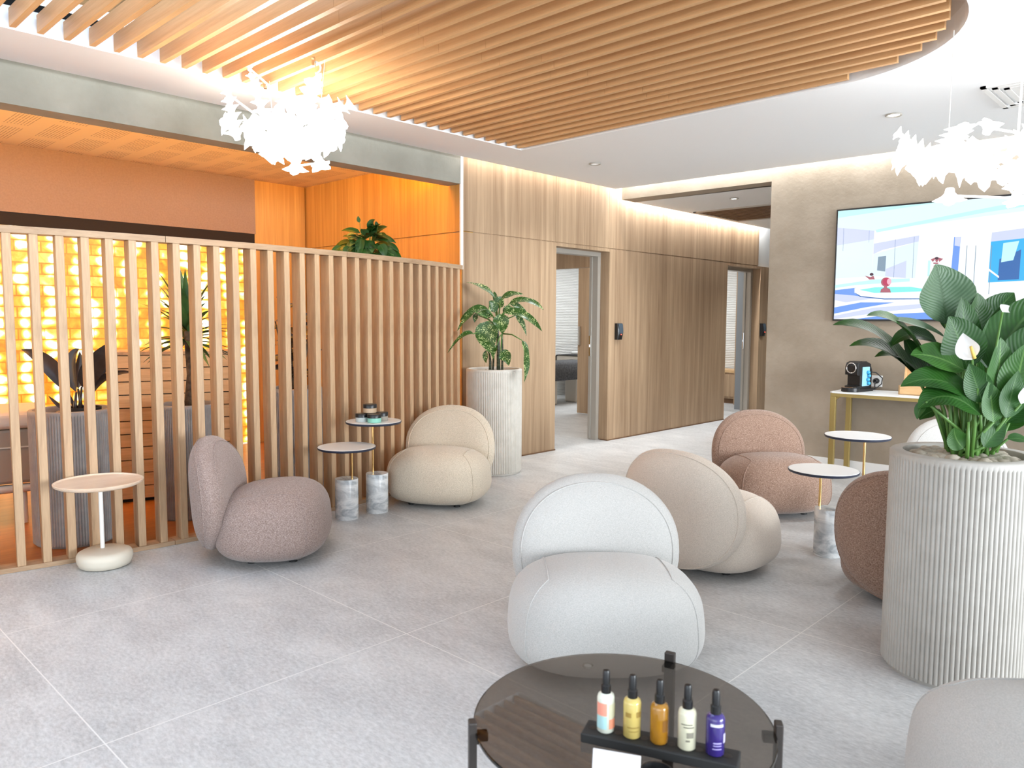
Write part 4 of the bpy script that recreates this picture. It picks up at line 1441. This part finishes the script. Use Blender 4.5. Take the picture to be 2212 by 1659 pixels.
# ------------------------------------------------------------------ planters and plants
def planter_parts(t, r, h, mat, pr, flutes=94, rim=0.03, rseed=1, npeb=120, psize=0.022, soil=0.035):
    n = flutes * 8
    def ringf(z, amp, rr=r):
        out = []
        for j in range(n):
            a = 2 * PI * j / n
            k = abs(math.sin(flutes * a / 2))
            q = rr - amp * (1 - k) ** 1.6
            out.append(Vector((q * math.cos(a), q * math.sin(a), z)))
        return out
    mb = MB()
    rings = [ringf(0.0, 0.0, r - 0.012), ringf(0.012, 0.0, r - 0.012), ringf(0.016, 0.006), ringf(h - 0.03, 0.006), ringf(h - 0.022, 0.0), ringf(h - 0.006, 0.0), ringf(h, 0.0, r - 0.007),
             ringf(h, 0.0, r - rim), ringf(h - 0.006, 0.0, r - rim - 0.004), ringf(h - soil - 0.04, 0.0, r - rim - 0.004)]
    mb.loft(rings)
    mb.build('planter', M[mat], t, True, angle=50)
    rn = random.Random(rseed)
    mb = MB()
    ri = r - rim - 0.006
    zt = h - soil
    mb.lathe([(ri, zt - 0.03), (ri, zt - 0.012), (0.01, zt - 0.012)], 40)
    for i in range(npeb):
        a, q = rn.uniform(0, 2 * PI), math.sqrt(rn.uniform(0, 1)) * (ri - psize * 1.2)
        mb.sphere((q * math.cos(a), q * math.sin(a), zt - 0.006 + rn.uniform(-0.003, 0.008)), psize * rn.uniform(0.6, 1.1), 1.2, 0.9, 0.75, 1 if psize < 0.02 else 2, 0.025, rn, rn.uniform(0, PI))
    o = mb.build('pebbles', M['pebble'], t, True)
    o['kind'] = 'stuff'

# big peace lily, local x to the right of the view, local y away
BP = AWAY * 2.85 + RIGHT * 1.70
t = thing('potted_peace_lily', 'peace lily with white blooms in the big fluted planter at right', 'potted plant', (BP.x, BP.y, 0), RC)
planter_parts(t, 0.25, 0.838, 'planter_big', 'x', rim=0.045, rseed=3, npeb=210, psize=0.026, soil=0.016)
def L(X, Y, d=0.0):
    return Vector(((X - 2090) / 560 * (1 + d / 2.93), d, 0.825 + (985 - Y) / 560 * (1 + d / 2.93)))
mb, ms = MB(), MB()
rn = random.Random(21)
FR = Vector((0, -1, 0.25))
def lily(b, m_, tp, wd, up, d=0.0, mi=0, root=None, fold=0.22):
    p0, p1, p2 = L(b[0], b[1], d), L(m_[0], m_[1], d + 0.01), L(tp[0], tp[1], d)
    mb.leaf(p0, p1, p2, wd / 560, up, fold, 12, 0.78, 0.05, mi, rn.uniform(0, 6))
    a = rn.uniform(0, 2 * PI); q = rn.uniform(0.02, 0.085)
    r0 = Vector(root) if root else Vector((q * math.cos(a) + 0.01, q * math.sin(a), 0.77))
    md = (r0 * 0.45 + p0 * 0.55) + Vector(((p0.x - r0.x) * -0.18, 0, 0.0))
    ms.tube([r0, r0 * 0.6 + md * 0.4 + Vector((0, 0, 0.03)), md, p0], [0.0075, 0.007, 0.006, 0.0045], 7)
lily((2058, 715), (2055, 650), (2030, 592), 128, (0.1, -1, 0.15), 0.06, 1)
lily((2075, 800), (2060, 735), (2030, 690), 92, (-0.2, -1, 0.5), -0.04)
lily((2085, 790), (2090, 720), (2075, 655), 70, (0.1, -1, 0.4), 0.02)
lily((2040, 738), (1985, 705), (1905, 697), 36, (0.0, -0.5, 1), 0.0, 1)
lily((2038, 752), (1980, 715), (1942, 762), 44, (-0.3, -0.6, 0.8), 0.05)
lily((2062, 800), (2000, 762), (1948, 768), 66, (0.0, -0.9, 0.7), -0.06, 2)
lily((2066, 850), (1990, 792), (1916, 830), 62, (-0.1, -0.8, 0.8), -0.10)
lily((2072, 885), (2000, 815), (1940, 872), 78, (-0.1, -0.7, 0.9), -0.14)
lily((1956, 858), (1944, 872), (1940, 895), 20, (-0.6, -0.7, 0.4), -0.14)
lily((2048, 892), (2025, 900), (2010, 915), 30, (-0.2, -0.6, 0.8), 0.05)
lily((2062, 962), (2044, 945), (2040, 918), 44, (-0.2, -1, 0.2), -0.08, 2)
lily((2122, 800), (2160, 720), (2232, 640), 100, (-0.35, -1, 0.4), -0.04)
lily((2118, 760), (2130, 700), (2120, 650), 70, (0.2, -1, 0.3), 0.06)
lily((2135, 830), (2175, 745), (2225, 690), 84, (-0.2, -1, 0.5), -0.10)
lily((2128, 800), (2140, 745), (2152, 668), 76, (0.2, -1, 0.3), 0.0)
lily((2108, 845), (2118, 790), (2112, 725), 70, (0.25, -1, 0.2), -0.12, 2)
lily((2135, 870), (2150, 800), (2158, 735), 74, (-0.3, -1, 0.2), -0.14, 2)
lily((2150, 865), (2195, 815), (2250, 800), 60, (0, -0.7, 0.9), -0.08)
lily((2140, 905), (2185, 860), (2240, 840), 58, (0, -0.8, 0.8), -0.10)
lily((2150, 930), (2190, 885), (2235, 880), 56, (0.1, -0.8, 0.8), -0.02, 2)
lily((2146, 940), (2175, 935), (2196, 948), 24, (0.1, -0.7, 0.8), -0.1)
lily((2100, 900), (2098, 860), (2085, 815), 50, (0, -1, 0.2), -0.14, 2)
lily((2050, 830), (2010, 790), (1985, 745), 50, (-0.2, -0.9, 0.6), 0.10)
lily((2064, 870), (2030, 850), (1990, 855), 46, (-0.1, -0.8, 0.8), -0.02, 2)
lily((2095, 740), (2098, 690), (2090, 640), 60, (-0.2, -1, 0.3), 0.14)
lily((2078, 860), (2066, 820), (2046, 778), 54, (-0.3, -1, 0.3), -0.13)
lily((2122, 890), (2132, 845), (2142, 790), 52, (0.1, -1, 0.3), -0.15)
lily((2160, 800), (2195, 745), (2250, 730), 70, (-0.2, -0.9, 0.6), 0.08)
lily((2150, 760), (2180, 690), (2215, 655), 76, (-0.2, -1, 0.4), 0.12)
lily((2090, 955), (2110, 925), (2135, 905), 40, (0, -1, 0.4), -0.12)
for i in range(9):
    a = rn.uniform(-0.3, PI + 0.3)
    q = rn.uniform(0.15, 0.34)
    z = rn.uniform(0.30, 0.55)
    b0 = Vector((math.cos(a) * q * 0.5, math.sin(a) * q * 0.5 + 0.03, 0.825 + z * 0.6))
    t1 = Vector((math.cos(a) * (q + 0.16), math.sin(a) * (q + 0.16), 0.825 + z))
    m1 = (b0 + t1) / 2 + Vector((0, 0, 0.13))
    mb.leaf(b0, m1, t1, rn.uniform(0.09, 0.13), (0, -0.5, 1), 0.22, 12, 0.78, 0.05, 0, i)
    r0 = Vector((0.03 * math.cos(a), 0.03 * math.sin(a), 0.77))
    ms.tube([r0, (r0 + b0) / 2 + Vector((0, 0, 0.04)), b0], [0.007, 0.006, 0.0045], 7)
for i in range(16):
    a = rn.uniform(0, 2 * PI); q = rn.uniform(0.02, 0.09)
    tx = Vector((q * 1.9 * math.cos(a), q * 1.6 * math.sin(a), 0.825 + rn.uniform(0.14, 0.30)))
    ms.tube([(q * math.cos(a), q * math.sin(a), 0.77), tx * 0.5 + Vector((q * 0.6 * math.cos(a), q * 0.6 * math.sin(a), 0.41)), tx], [0.0075, 0.0065, 0.004], 7)
mb.build('leaves', [M['leaf'], M['leaf_pale'], M['leaf_mid']], t, True)
ms.build('stems', M['stem'], t, True)
def bloom_or_glint(b, tp, wd, up, d, sp=True):
    q = MB()
    p0, p2 = L(b[0], b[1], d), L(tp[0], tp[1], d)
    q.leaf(p0, (p0 + p2) / 2 + Vector((0, 0.02, 0)), p2, wd / 560, up, 0.45, 10, 0.72)
    o = q.build('bloom_or_glint', M['spathe'], t, True)
    if sp:
        MB().tube([p0 + Vector((0, -0.012, 0.005)), p0 * 0.5 + p2 * 0.5 + Vector((0, -0.018, 0))], [0.007, 0.005], 8).build('spadix', M['spadix'], o, True)
    MB().tube([Vector((0.02, 0.0, 0.77)), (Vector((0.02, 0, 0.77)) + p0) / 2 + Vector((0.015, 0, 0.03)), p0], 0.004, 6).build('flower_stalk', M['stem'], o, True)
bloom_or_glint((2052, 770), (2030, 715), 42, (-0.6, -1, 0.1), -0.13)
bloom_or_glint((2185, 660), (2215, 585), 74, (-0.3, -1, 0.2), -0.16)
bloom_or_glint((2098, 668), (2112, 655), 22, (0, -1, 0.4), -0.16, False)  # no flower: a white blade painting a highlight among the leaves
bloom_or_glint((2144, 858), (2150, 822), 22, (0.2, -1, 0), -0.17, False)

# spotted plant in the fluted planter by the oak wall
t = thing('potted_spotted_plant', 'spotted leaf plant in a cream fluted planter beside the oak wall', 'potted plant', (-4.73, 4.69, 0), RC)
planter_parts(t, 0.243, 0.905, 'planter_cream', 'x', rim=0.022, rseed=4, npeb=120, psize=0.016, soil=0.025)
K = 1720.0
def D(X, Y, d=0.0):
    return Vector(((X - 720) / K, d, 0.905 + (1390 - Y) / K))
mb, ms, mc = MB(), MB(), MB()
hub = [D(770, 780), D(840, 870), D(650, 1180)]
def dief(b, m_, tp, wd, up, d=0.0, h=0):
    p0 = D(b[0], b[1], d)
    mb.leaf(p0, D(m_[0], m_[1], d), D(tp[0], tp[1], d * 1.4), wd / K, up, 0.25, 12, 0.72, 0.16, 0, rn.uniform(0, 6))
    ms.tube([hub[h], hub[h] * 0.5 + p0 * 0.5 + Vector((0, 0, 0.02)), p0], [0.007, 0.006, 0.004], 6)
dief((730, 350), (560, 130), (295, 112), 110, (0.2, -0.6, 1), 0.05)
dief((820, 350), (980, 250), (1150, 285), 110, (-0.1, -0.8, 0.8), 0.02)
dief((940, 430), (1230, 290), (1450, 520), 130, (0, -0.7, 0.8), -0.05)
dief((870, 560), (1180, 500), (1420, 830), 150, (0.1, -0.9, 0.7), -0.14)
dief((1030, 600), (1130, 640), (1200, 900), 90, (0.3, -0.9, 0.4), -0.02)
dief((960, 430), (1120, 450), (1230, 620), 100, (0.3, -0.8, 0.5), 0.08)
dief((640, 520), (420, 450), (235, 690), 120, (0, -0.8, 0.7), -0.18)
dief((450, 550), (330, 600), (208, 830), 80, (-0.2, -0.8, 0.5), -0.24)
dief((620, 690), (600, 900), (690, 1140), 330, (-0.1, -1, 0.35), -0.20)
dief((800, 580), (830, 720), (850, 865), 230, (0.1, -1, 0.3), -0.17)
dief((430, 870), (300, 780), (70, 1145), 70, (-0.2, -0.8, 0.5), -0.26)
dief((1130, 960), (1230, 1180), (1160, 1560), 150, (0.9, -0.7, 0.2), -0.22, 1)
dief((820, 1130), (900, 1180), (940, 1325), 180, (0.1, -1, 0.3), -0.16, 1)
dief((760, 1040), (690, 1090), (720, 1240), 90, (0, -1, 0.2), -0.15, 1)
dief((600, 1120), (590, 1220), (610, 1300), 80, (-0.3, -1, 0.1), -0.10, 2)
dief((740, 560), (690, 420), (640, 400), 150, (0, -1, 0.4), -0.05)
dief((760, 500), (780, 380), (860, 330), 170, (0, -1, 0.3), 0.02)
dief((700, 620), (560, 560), (480, 600), 130, (0, -0.9, 0.5), -0.10)
dief((850, 560), (940, 480), (1010, 500), 120, (0, -0.9, 0.5), 0.05)
dief((480, 600), (430, 600), (430, 710), 90, (0, -1, 0.3), -0.02)
dief((740, 420), (730, 300), (710, 240), 70, (0, -1, 0.4), 0.06)
mb.build('leaves', M['spot_leaf'], t, True)
ms.build('stems', M['stem'], t, True)
for p, q, r_ in ((D(660, 1420), D(650, 1180), 0.013), (D(785, 1420), D(765, 760), 0.017), (D(840, 1420), D(835, 870), 0.010), (D(700, 1420, 0.03), D(720, 700, 0.03), 0.009)):
    MB().tube([p, (p + q) / 2 + Vector((0.004, 0, 0)), q], [r_, r_ * 0.9, r_ * 0.7], 10).build('cane', M['cane'], t, True)

# plants behind the partition
def frame_pt(base, px, z, off):
    return Vector((px, off, z))
t = thing('potted_burgundy_plant', 'dark broad-leaved plant in a grey fluted planter behind the slats', 'potted plant', (-5.00, 1.44, 0), RC)
planter_parts(t, 0.226, 0.79, 'planter_grey', 'x', rim=0.025, rseed=6, npeb=90, psize=0.017)
mb, ms = MB(), MB()
def P1(X, Y, d=0.0):
    return Vector(((X - 158) / 375 , d, 0.79 + (888 - Y) / 375))
for b, m_, tp, wd, up, d in (((150, 850), (110, 770), (52, 758), 34, (0.3, -1, 0.5), 0), ((180, 850), (165, 770), (190, 755), 40, (-0.5, -1, 0.2), -0.05), ((182, 840), (215, 790), (246, 742), 44, (0.4, -1, 0.2), 0.0),
                             ((195, 835), (205, 800), (240, 760), 40, (0.1, -1, 0.2), 0.06), ((185, 880), (210, 800), (300, 808), 18, (0, -1, 0.4), 0.03), ((152, 890), (135, 875), (118, 858), 8, (0, -1, 0.4), -0.05), ((165, 845), (180, 800), (172, 762), 30, (-0.3, -1, 0.2), 0.04)):
    p0 = P1(*b, d)
    mb.leaf(p0, P1(*m_, d), P1(*tp, d), wd / 375, up, 0.3, 12, 0.72)
    ms.tube([(0.04, d, 0.74), ((0.04 + p0.x) / 2, d, (0.74 + p0.z) / 2), p0], [0.012, 0.01, 0.006], 7)
mb.build('leaves', M['leaf_purple'], t, True)
ms.build('stems', M['leaf_purple'], t, True)
MB().lathe([(0.085, 0.70), (0.09, 0.80), (0.084, 0.80), (0.08, 0.74)], 28, (0.075, 0, 0.0)).build('nursery_pot', M['matte_black'], t, True, angle=40)

t = thing('potted_yucca', 'yucca tree in a grey fluted planter behind the slats', 'potted plant', (-5.10, 2.16, 0), RC)
planter_parts(t, 0.198, 0.76, 'planter_grey', 'x', rim=0.022, rseed=7, npeb=90, psize=0.015)
MB().tube([(0.02, 0, 0.72), (0.045, 0, 0.95), (0.03, 0, 1.15), (0.02, 0, 1.24)], [0.036, 0.034, 0.028, 0.02], 12).build('trunk', M['bark'], t, True)
mb = MB()
for i in range(64):
    a = rn.uniform(0, 2 * PI)
    e = rn.uniform(-0.35, 1.45)
    ln = rn.uniform(0.24, 0.36) * (1.0 if e < 1.0 else 1.15)
    b0 = Vector((0.02, 0, 1.16 + 0.10 * max(0, e)))
    dr = Vector((math.cos(a) * math.cos(e), math.sin(a) * math.cos(e), math.sin(e)))
    tp = b0 + dr * ln + Vector((0, 0, -0.05 * math.cos(e)))
    md = b0 + dr * ln * 0.55 + Vector((0, 0, 0.03))
    mb.leaf(b0, md, tp, rn.uniform(0.045, 0.062), (-math.cos(a) * math.sin(e), -math.sin(a) * math.sin(e), math.cos(e)), 0.3, 6, 0.55)
mb.build('leaves', M['yucca'], t, True)

t = thing('potted_rubber_plant', 'dark small-leaved plant in a grey planter behind the middle slats', 'potted plant', (-4.89, 2.84, 0), RC)
planter_parts(t, 0.20, 0.84, 'planter_grey', 'x', rim=0.022, rseed=8, npeb=60, psize=0.017)
mb = MB(); ms = MB()
for i in range(6):
    a = rn.uniform(0, 2 * PI)
    tx, ty, tz = 0.16 * math.cos(a), 0.10 * math.sin(a), rn.uniform(1.15, 1.50)
    ms.tube([(0.03 * math.cos(a), 0.03 * math.sin(a), 0.78), (tx * 0.6, ty * 0.6, (0.8 + tz) / 2), (tx, ty, tz)], [0.009, 0.007, 0.004], 6)
    for j in range(8):
        s = 0.25 + 0.75 * j / 7
        p0 = Vector((tx * s, ty * s, 0.80 + (tz - 0.80) * s))
        b_ = rn.uniform(0, 2 * PI)
        dr = Vector((math.cos(b_), math.sin(b_) * 0.7, rn.uniform(-0.2, 0.4)))
        mb.leaf(p0, p0 + dr * 0.07 + Vector((0, 0, 0.02)), p0 + dr * 0.14, 0.062, (0, -0.6, 0.8), 0.2, 6, 0.75)
mb.build('leaves', M['leaf_purple'], t, True)
ms.build('stems', M['bark'], t, True)

t = thing('potted_trailing_plant', 'bushy green plant peeking over the top rail of the partition', 'potted plant', (-5.06, 3.60, 0), RC)
planter_parts(t, 0.15, 1.66, 'planter_grey', 'x', rim=0.02, rseed=9, npeb=30, psize=0.015)
mb = MB(); ms = MB()
for i in range(120):
    a = rn.uniform(0, 2 * PI)
    q = rn.uniform(0.02, 1) ** 0.7
    el_ = rn.uniform(0.1, 1.3)
    hx = q * 0.21 * math.cos(a)
    hy = q * 0.15 * math.sin(a)
    hz = 1.76 + 0.27 * (1 - q ** 2) * rn.uniform(0.6, 1.0)
    b0 = Vector((hx, hy, hz))
    dr = Vector((math.cos(a) * q, math.sin(a) * q - 0.15, 0.25 * (1 - q) - 0.6 * q)).normalized()
    ln = rn.uniform(0.10, 0.16)
    mb.leaf(b0, b0 + dr * ln * 0.5 + Vector((0, 0, 0.025)), b0 + dr * ln, rn.uniform(0.055, 0.08), (math.cos(a) * 0.4, -0.7, 0.6), 0.25, 7, 0.7, 0.06, rn.choice((0, 0, 1)), i)
    if i % 4 == 0:
        ms.tube([(0, 0, 1.56), (hx * 0.5, hy * 0.5, 1.68), b0], 0.004, 5)
for i in range(46):
    hx, hy = rn.uniform(-0.20, 0.20), rn.uniform(-0.17, -0.02)
    b0 = Vector((hx, hy, rn.uniform(1.78, 1.98) - abs(hx) * 0.5))
    dr = Vector((hx * 2.5, -0.15, -0.75)).normalized()
    ln = rn.uniform(0.10, 0.15)
    mb.leaf(b0, b0 + dr * ln * 0.5 + Vector((hx * 0.15, -0.02, 0.02)), b0 + dr * ln, rn.uniform(0.055, 0.075), (hx, -0.9, 0.5), 0.25, 7, 0.7, 0.06, 0, i)
for dx, dz, s in ((-0.05, 0.42, 1), (0.09, 0.39, 0.8)):
    p0 = Vector((dx, -0.02, 1.66 + dz))
    mb.leaf(p0, p0 + Vector((-0.01, 0, 0.02)), p0 + Vector((-0.012, 0, 0.05 * s)), 0.03, (0, -1, 0), 0.2, 6)
    ms.tube([(0, 0, 1.6), (dx, -0.02, 1.66 + dz)], 0.002, 5)
mb.build('leaves', [M['leaf'], M['yucca']], t, True)
ms.build('stems', M['stem'], t, True)

# ------------------------------------------------------------------ salt room furniture
d_ = Vector((0.275, 0.80, 0)).normalized()
t = thing('plank_cabinet', 'pale wooden cabinet of horizontal planks in the salt room', 'cabinet', (-5.76, 1.90, 0), math.atan2(d_.y, d_.x))
mb = MB()
for i in range(11):
    mb.box(0, 0.86, 0.0, 0.02, 0.03 + i * 0.094, 0.03 + i * 0.094 + 0.087)
PX = [v for v in ()]
o = mb.build('front_planks', wood('cabinet_plank', (0.52, 0.31, 0.14), (0.78, 0.52, 0.27), 0, 24, 1.5, 0.5), t)
MB().box(0.0, 0.86, 0.0205, 0.026, 0.03, 1.06).build('backing', M['dark'], t)  # added dark sheet, puts shade into the gaps between the front planks
MB().box(0.0, 0.86, 0.0265, 0.45, 0.03, 1.06).build('body', M['plank'], t)
MB().box(-0.01, 0.87, -0.005, 0.46, 1.062, 1.085).build('top', M['plank'], t)
MB().box(0.02, 0.84, 0.03, 0.44, 0.0045, 0.03).build('plinth', M['dark'], t)

t = thing('salt_room_lounger', 'cream padded lounger with taupe body beside the salt wall', 'lounger', (-5.95, 1.02, 0), math.radians(80))
MB().box(-0.75, 0.50, -0.32, 0.32, 0.62, 0.73).build('cushion', M['bed_cream'], t, bevel=0.035, seg=4)
MB().box(-0.73, 0.47, -0.30, 0.30, 0.27, 0.62).build('body', M['bed_tan'], t, bevel=0.02)
MB().box(-0.73, 0.475, -0.305, -0.30, 0.50, 0.508).build('piping', M['bed_cream'], t)
mb = MB()
for x in (-0.55, 0.35):
    mb.tube([(x, -0.26, 0.006), (x, -0.26, 0.20), (x, 0.26, 0.20), (x, 0.26, 0.006)], 0.022, 8)
mb.tube([(-0.7, -0.27, 0.235), (0.45, -0.27, 0.235)], 0.028, 8)
mb.build('leg_frame', M['bed_cream'], t, True, angle=60)

# treatment beds
def bed(label, x, y0, y1, zt, wid, folded):
    t = thing('treatment_bed', label, 'treatment bed', (x, (y0 + y1) / 2, 0), 0, 'treatment beds')
    h = (y1 - y0) / 2
    MB().box(-wid / 2, wid / 2, -h, h, zt - 0.11, zt).build('cushion', M['bed_cream'], t, bevel=0.03, seg=3)
    MB().box(-wid / 2 + 0.02, wid / 2 - 0.02, -h + 0.02, h - 0.02, zt - 0.17, zt - 0.11).build('frame', M['bed_cream'], t)
    mb = MB()
    rings = []
    for yy in (-h - 0.012, h - 0.04, h - 0.0, h + 0.02, h + 0.035):
        dz = 0.0 if yy < h - 0.03 else (0.012 if yy < h + 0.01 else (0.06 if yy < h + 0.03 else 0.30))
        rings.append([Vector((xx, yy, zz - dz)) for xx, zz in ((-wid / 2 - 0.02, zt - 0.26), (-wid / 2 - 0.014, zt - 0.02), (-wid / 2 + 0.03, zt + 0.012), (wid / 2 - 0.03, zt + 0.012), (wid / 2 + 0.014, zt - 0.02), (wid / 2 + 0.02, zt - 0.26))])
    mb.loft(rings, False, False)
    o = mb.build('towel_cover', M['towel'], t, True)
    so = o.modifiers.new('thickness', 'SOLIDIFY'); so.thickness = 0.008
    for q0 in (h - 0.42, -h + 0.12):
        MB().box(-0.12, 0.12, q0, q0 + 0.3, 0.0, zt - 0.17).build('pedestal', M['bed_cream'], t, bevel=0.02)
bed('treatment bed with dark towel in the room through the near door', -7.92, 8.72, 10.02, 0.66, 0.62, False)
bed('second treatment bed with folded white towel, behind the first', -8.42, 10.2, 12.1, 0.72, 0.66, True)
o = MB().box(-0.16, 0.16, -0.22, 0.22, 0.0, 0.05).build('folded_towel', M['white_towel'], None, bevel=0.02, seg=3)
o.location = (-8.42, 10.62, 0.735)
tag(o, 'folded white towel on the rear treatment bed', 'towel')

# ------------------------------------------------------------------ round glass table in front
GC = AWAY * 1.72 + RIGHT * (1350 - 1106) / FPX * 1.765
GZ = 0.40
t = thing('glass_coffee_table', 'round smoked glass coffee table with dark posts in the foreground', 'coffee table', (GC.x, GC.y, 0), RC)
GRr = 0.346
MB().lathe([(GRr - 0.002, GZ - 0.010), (GRr, GZ - 0.008), (GRr, GZ - 0.002), (GRr - 0.002, GZ)], 96).build('glass_top', M['glass'], t, True, angle=40)
for i, a in enumerate((75, 195, 345, 270)):
    ar = math.radians({75: 60, 195: 190, 345: 350, 270: 270}[a])
    c, s = math.cos(ar), math.sin(ar)
    Rm = Matrix.Rotation(ar, 4, 'Z')
    q = MB()
    q.box(GRr - 0.004, GRr + 0.014, -0.014, 0.014, 0.0, GZ + 0.022, Rm)
    q.box(GRr - 0.03, GRr + 0.0, -0.012, 0.012, GZ - 0.03, GZ - 0.0105, Rm)
    q.build('post', plain('dark_bronze_%d' % i, (0.05, 0.042, 0.038), 0.45, 0.4), t, bevel=0.003)
def gpt(x, y, z=0.0):
    p = GC + RIGHT * x + AWAY * y
    return Vector((p.x, p.y, GZ + z))
# bottle rack
ra, rb = Vector((-0.050, -0.098, 0)), Vector((0.168, -0.186, 0))
rd = (rb - ra)
rang = math.atan2(rd.y, rd.x)
RL = rd.length
p = gpt(ra.x, ra.y)
t = thing('bottle_rack', 'long black bottle rack on the smoked glass table', 'rack', p, RC + rang)
mb = MB()
mb.box(-0.048, RL + 0.050, -0.032, 0.032, 0.0, 0.022)
mb.build('tray', M['matte_black'], t, bevel=0.003)
slots = [0.0, 0.059, 0.118, 0.177, 0.235]
for sx in (-0.029, 0.029, 0.087, 0.145, 0.203, 0.262):
    MB().lathe([(0.0085, 0.0221), (0.0085, 0.0226)], 18, (sx, 0, 0)).build('hole', M['black'], t)

def bottle(label, sx, liquid, marks, glassy=False, hh=0.088, r=0.0195):
    v = Matrix.Rotation(rang, 3, 'Z') @ Vector((sx, 0, 0))
    p = gpt(ra.x + v.x, ra.y + v.y, 0.022)
    t = thing('spray_bottle', label, 'bottle', p, RC, 'spray bottles in the rack')
    body = plain('bottle_' + label.split()[0], liquid, 0.12, coat=0.6, trans=0.55 if glassy else 0.0)
    MB().lathe([(r * 0.82, 0.0), (r, 0.004), (r, hh * 0.88), (r * 0.86, hh * 0.96), (r * 0.5, hh), (r * 0.5, hh + 0.004)], 32).build('bottle_body', body, t, True, angle=50)
    MB().lathe([(r * 0.56, hh), (r * 0.56, hh + 0.016), (r * 0.42, hh + 0.019), (r * 0.42, hh + 0.046), (r * 0.33, hh + 0.050), (0.002, hh + 0.051)], 24).build('spray_cap', M['black'], t, True, angle=40)
    for (a0, a1, z0, z1, c, nm) in marks:
        q = MB()
        n = 8
        rings = []
        for rr in (r + 0.0003, r + 0.0008):
            pass
        lo, hi = [], []
        for i in range(n + 1):
            a = math.radians(a0 + (a1 - a0) * i / n - 90)
            lo.append(Vector(((r + 0.0006) * math.cos(a), (r + 0.0006) * math.sin(a), z0)))
            hi.append(Vector(((r + 0.0006) * math.cos(a), (r + 0.0006) * math.sin(a), z1)))
        q.loft([lo, hi], False, False)
        q.build(nm, plain('label_ink', c, 0.5), t, True)
bottle('white spray bottle with coral and blue label, leftmost in the rack', slots[0], (0.70, 0.72, 0.62), [(-75, 0, 0.042, 0.070, (0.85, 0.33, 0.24), 'label'), (-75, 0, 0.012, 0.040, (0.42, 0.66, 0.68), 'label'), (15, 80, 0.036, 0.068, (0.62, 0.60, 0.42), 'label'), (15, 75, 0.012, 0.034, (0.80, 0.30, 0.18), 'label')])
bottle('pale yellow spray bottle with brown print, second in the rack', slots[1], (0.60, 0.46, 0.14), [(-55, -15, 0.050, 0.060, (0.34, 0.22, 0.05), 'print'), (18, 55, 0.050, 0.062, (0.34, 0.22, 0.05), 'print'), (-40, 40, 0.026, 0.029, (0.36, 0.25, 0.06), 'print'), (-30, 35, 0.018, 0.020, (0.36, 0.25, 0.06), 'print')])
bottle('amber oil spray bottle, middle one in the rack', slots[2], (0.72, 0.33, 0.03), [(10, 50, 0.030, 0.055, (0.22, 0.09, 0.01), 'print')], True)
bottle('cream spray bottle with black drawing, fourth in the rack', slots[3], (0.66, 0.63, 0.47), [(-50, 20, 0.058, 0.060, (0.12, 0.11, 0.09), 'print'), (-35, 30, 0.052, 0.054, (0.12, 0.11, 0.09), 'print'), (-15, 30, 0.030, 0.042, (0.25, 0.23, 0.18), 'print'), (-20, 5, 0.022, 0.026, (0.2, 0.18, 0.14), 'print')])
bottle('dark blue spray bottle with pale lettering, rightmost in the rack', slots[4], (0.035, 0.02, 0.16), [(-45, 35, 0.066, 0.072, (0.65, 0.65, 0.75), 'print'), (-25, 25, 0.030, 0.033, (0.40, 0.35, 0.65), 'print'), (-25, 25, 0.025, 0.027, (0.40, 0.35, 0.65), 'print'), (-30, 25, 0.018, 0.020, (0.40, 0.35, 0.65), 'print'), (40, 75, 0.030, 0.050, (0.45, 0.42, 0.60), 'print')])
# card and tester dish
p = gpt(-0.050, -0.262)
t = thing('display_card', 'white display card leaning on the table before the bottle rack', 'card', p, RC - 0.2)
MB().box(-0.048, 0.048, -0.002, 0.002, 0.002, 0.062).build('card', M['card'], t, bevel=0.001)
t.rotation_euler = (math.radians(-12), 0, RC - 0.30)
MB().box(-0.05, 0.05, -0.012, 0.012, 0.0, 0.006).build('card_foot', M['card'], t)
p = gpt(0.035, -0.250)
t = thing('tester_dish', 'small round black dish beside the white card', 'dish', p, RC)
MB().lathe([(0.030, 0.0), (0.034, 0.004), (0.034, 0.022), (0.031, 0.022), (0.029, 0.008), (0.002, 0.008)], 32).build('dish', M['black'], t, True, angle=40)
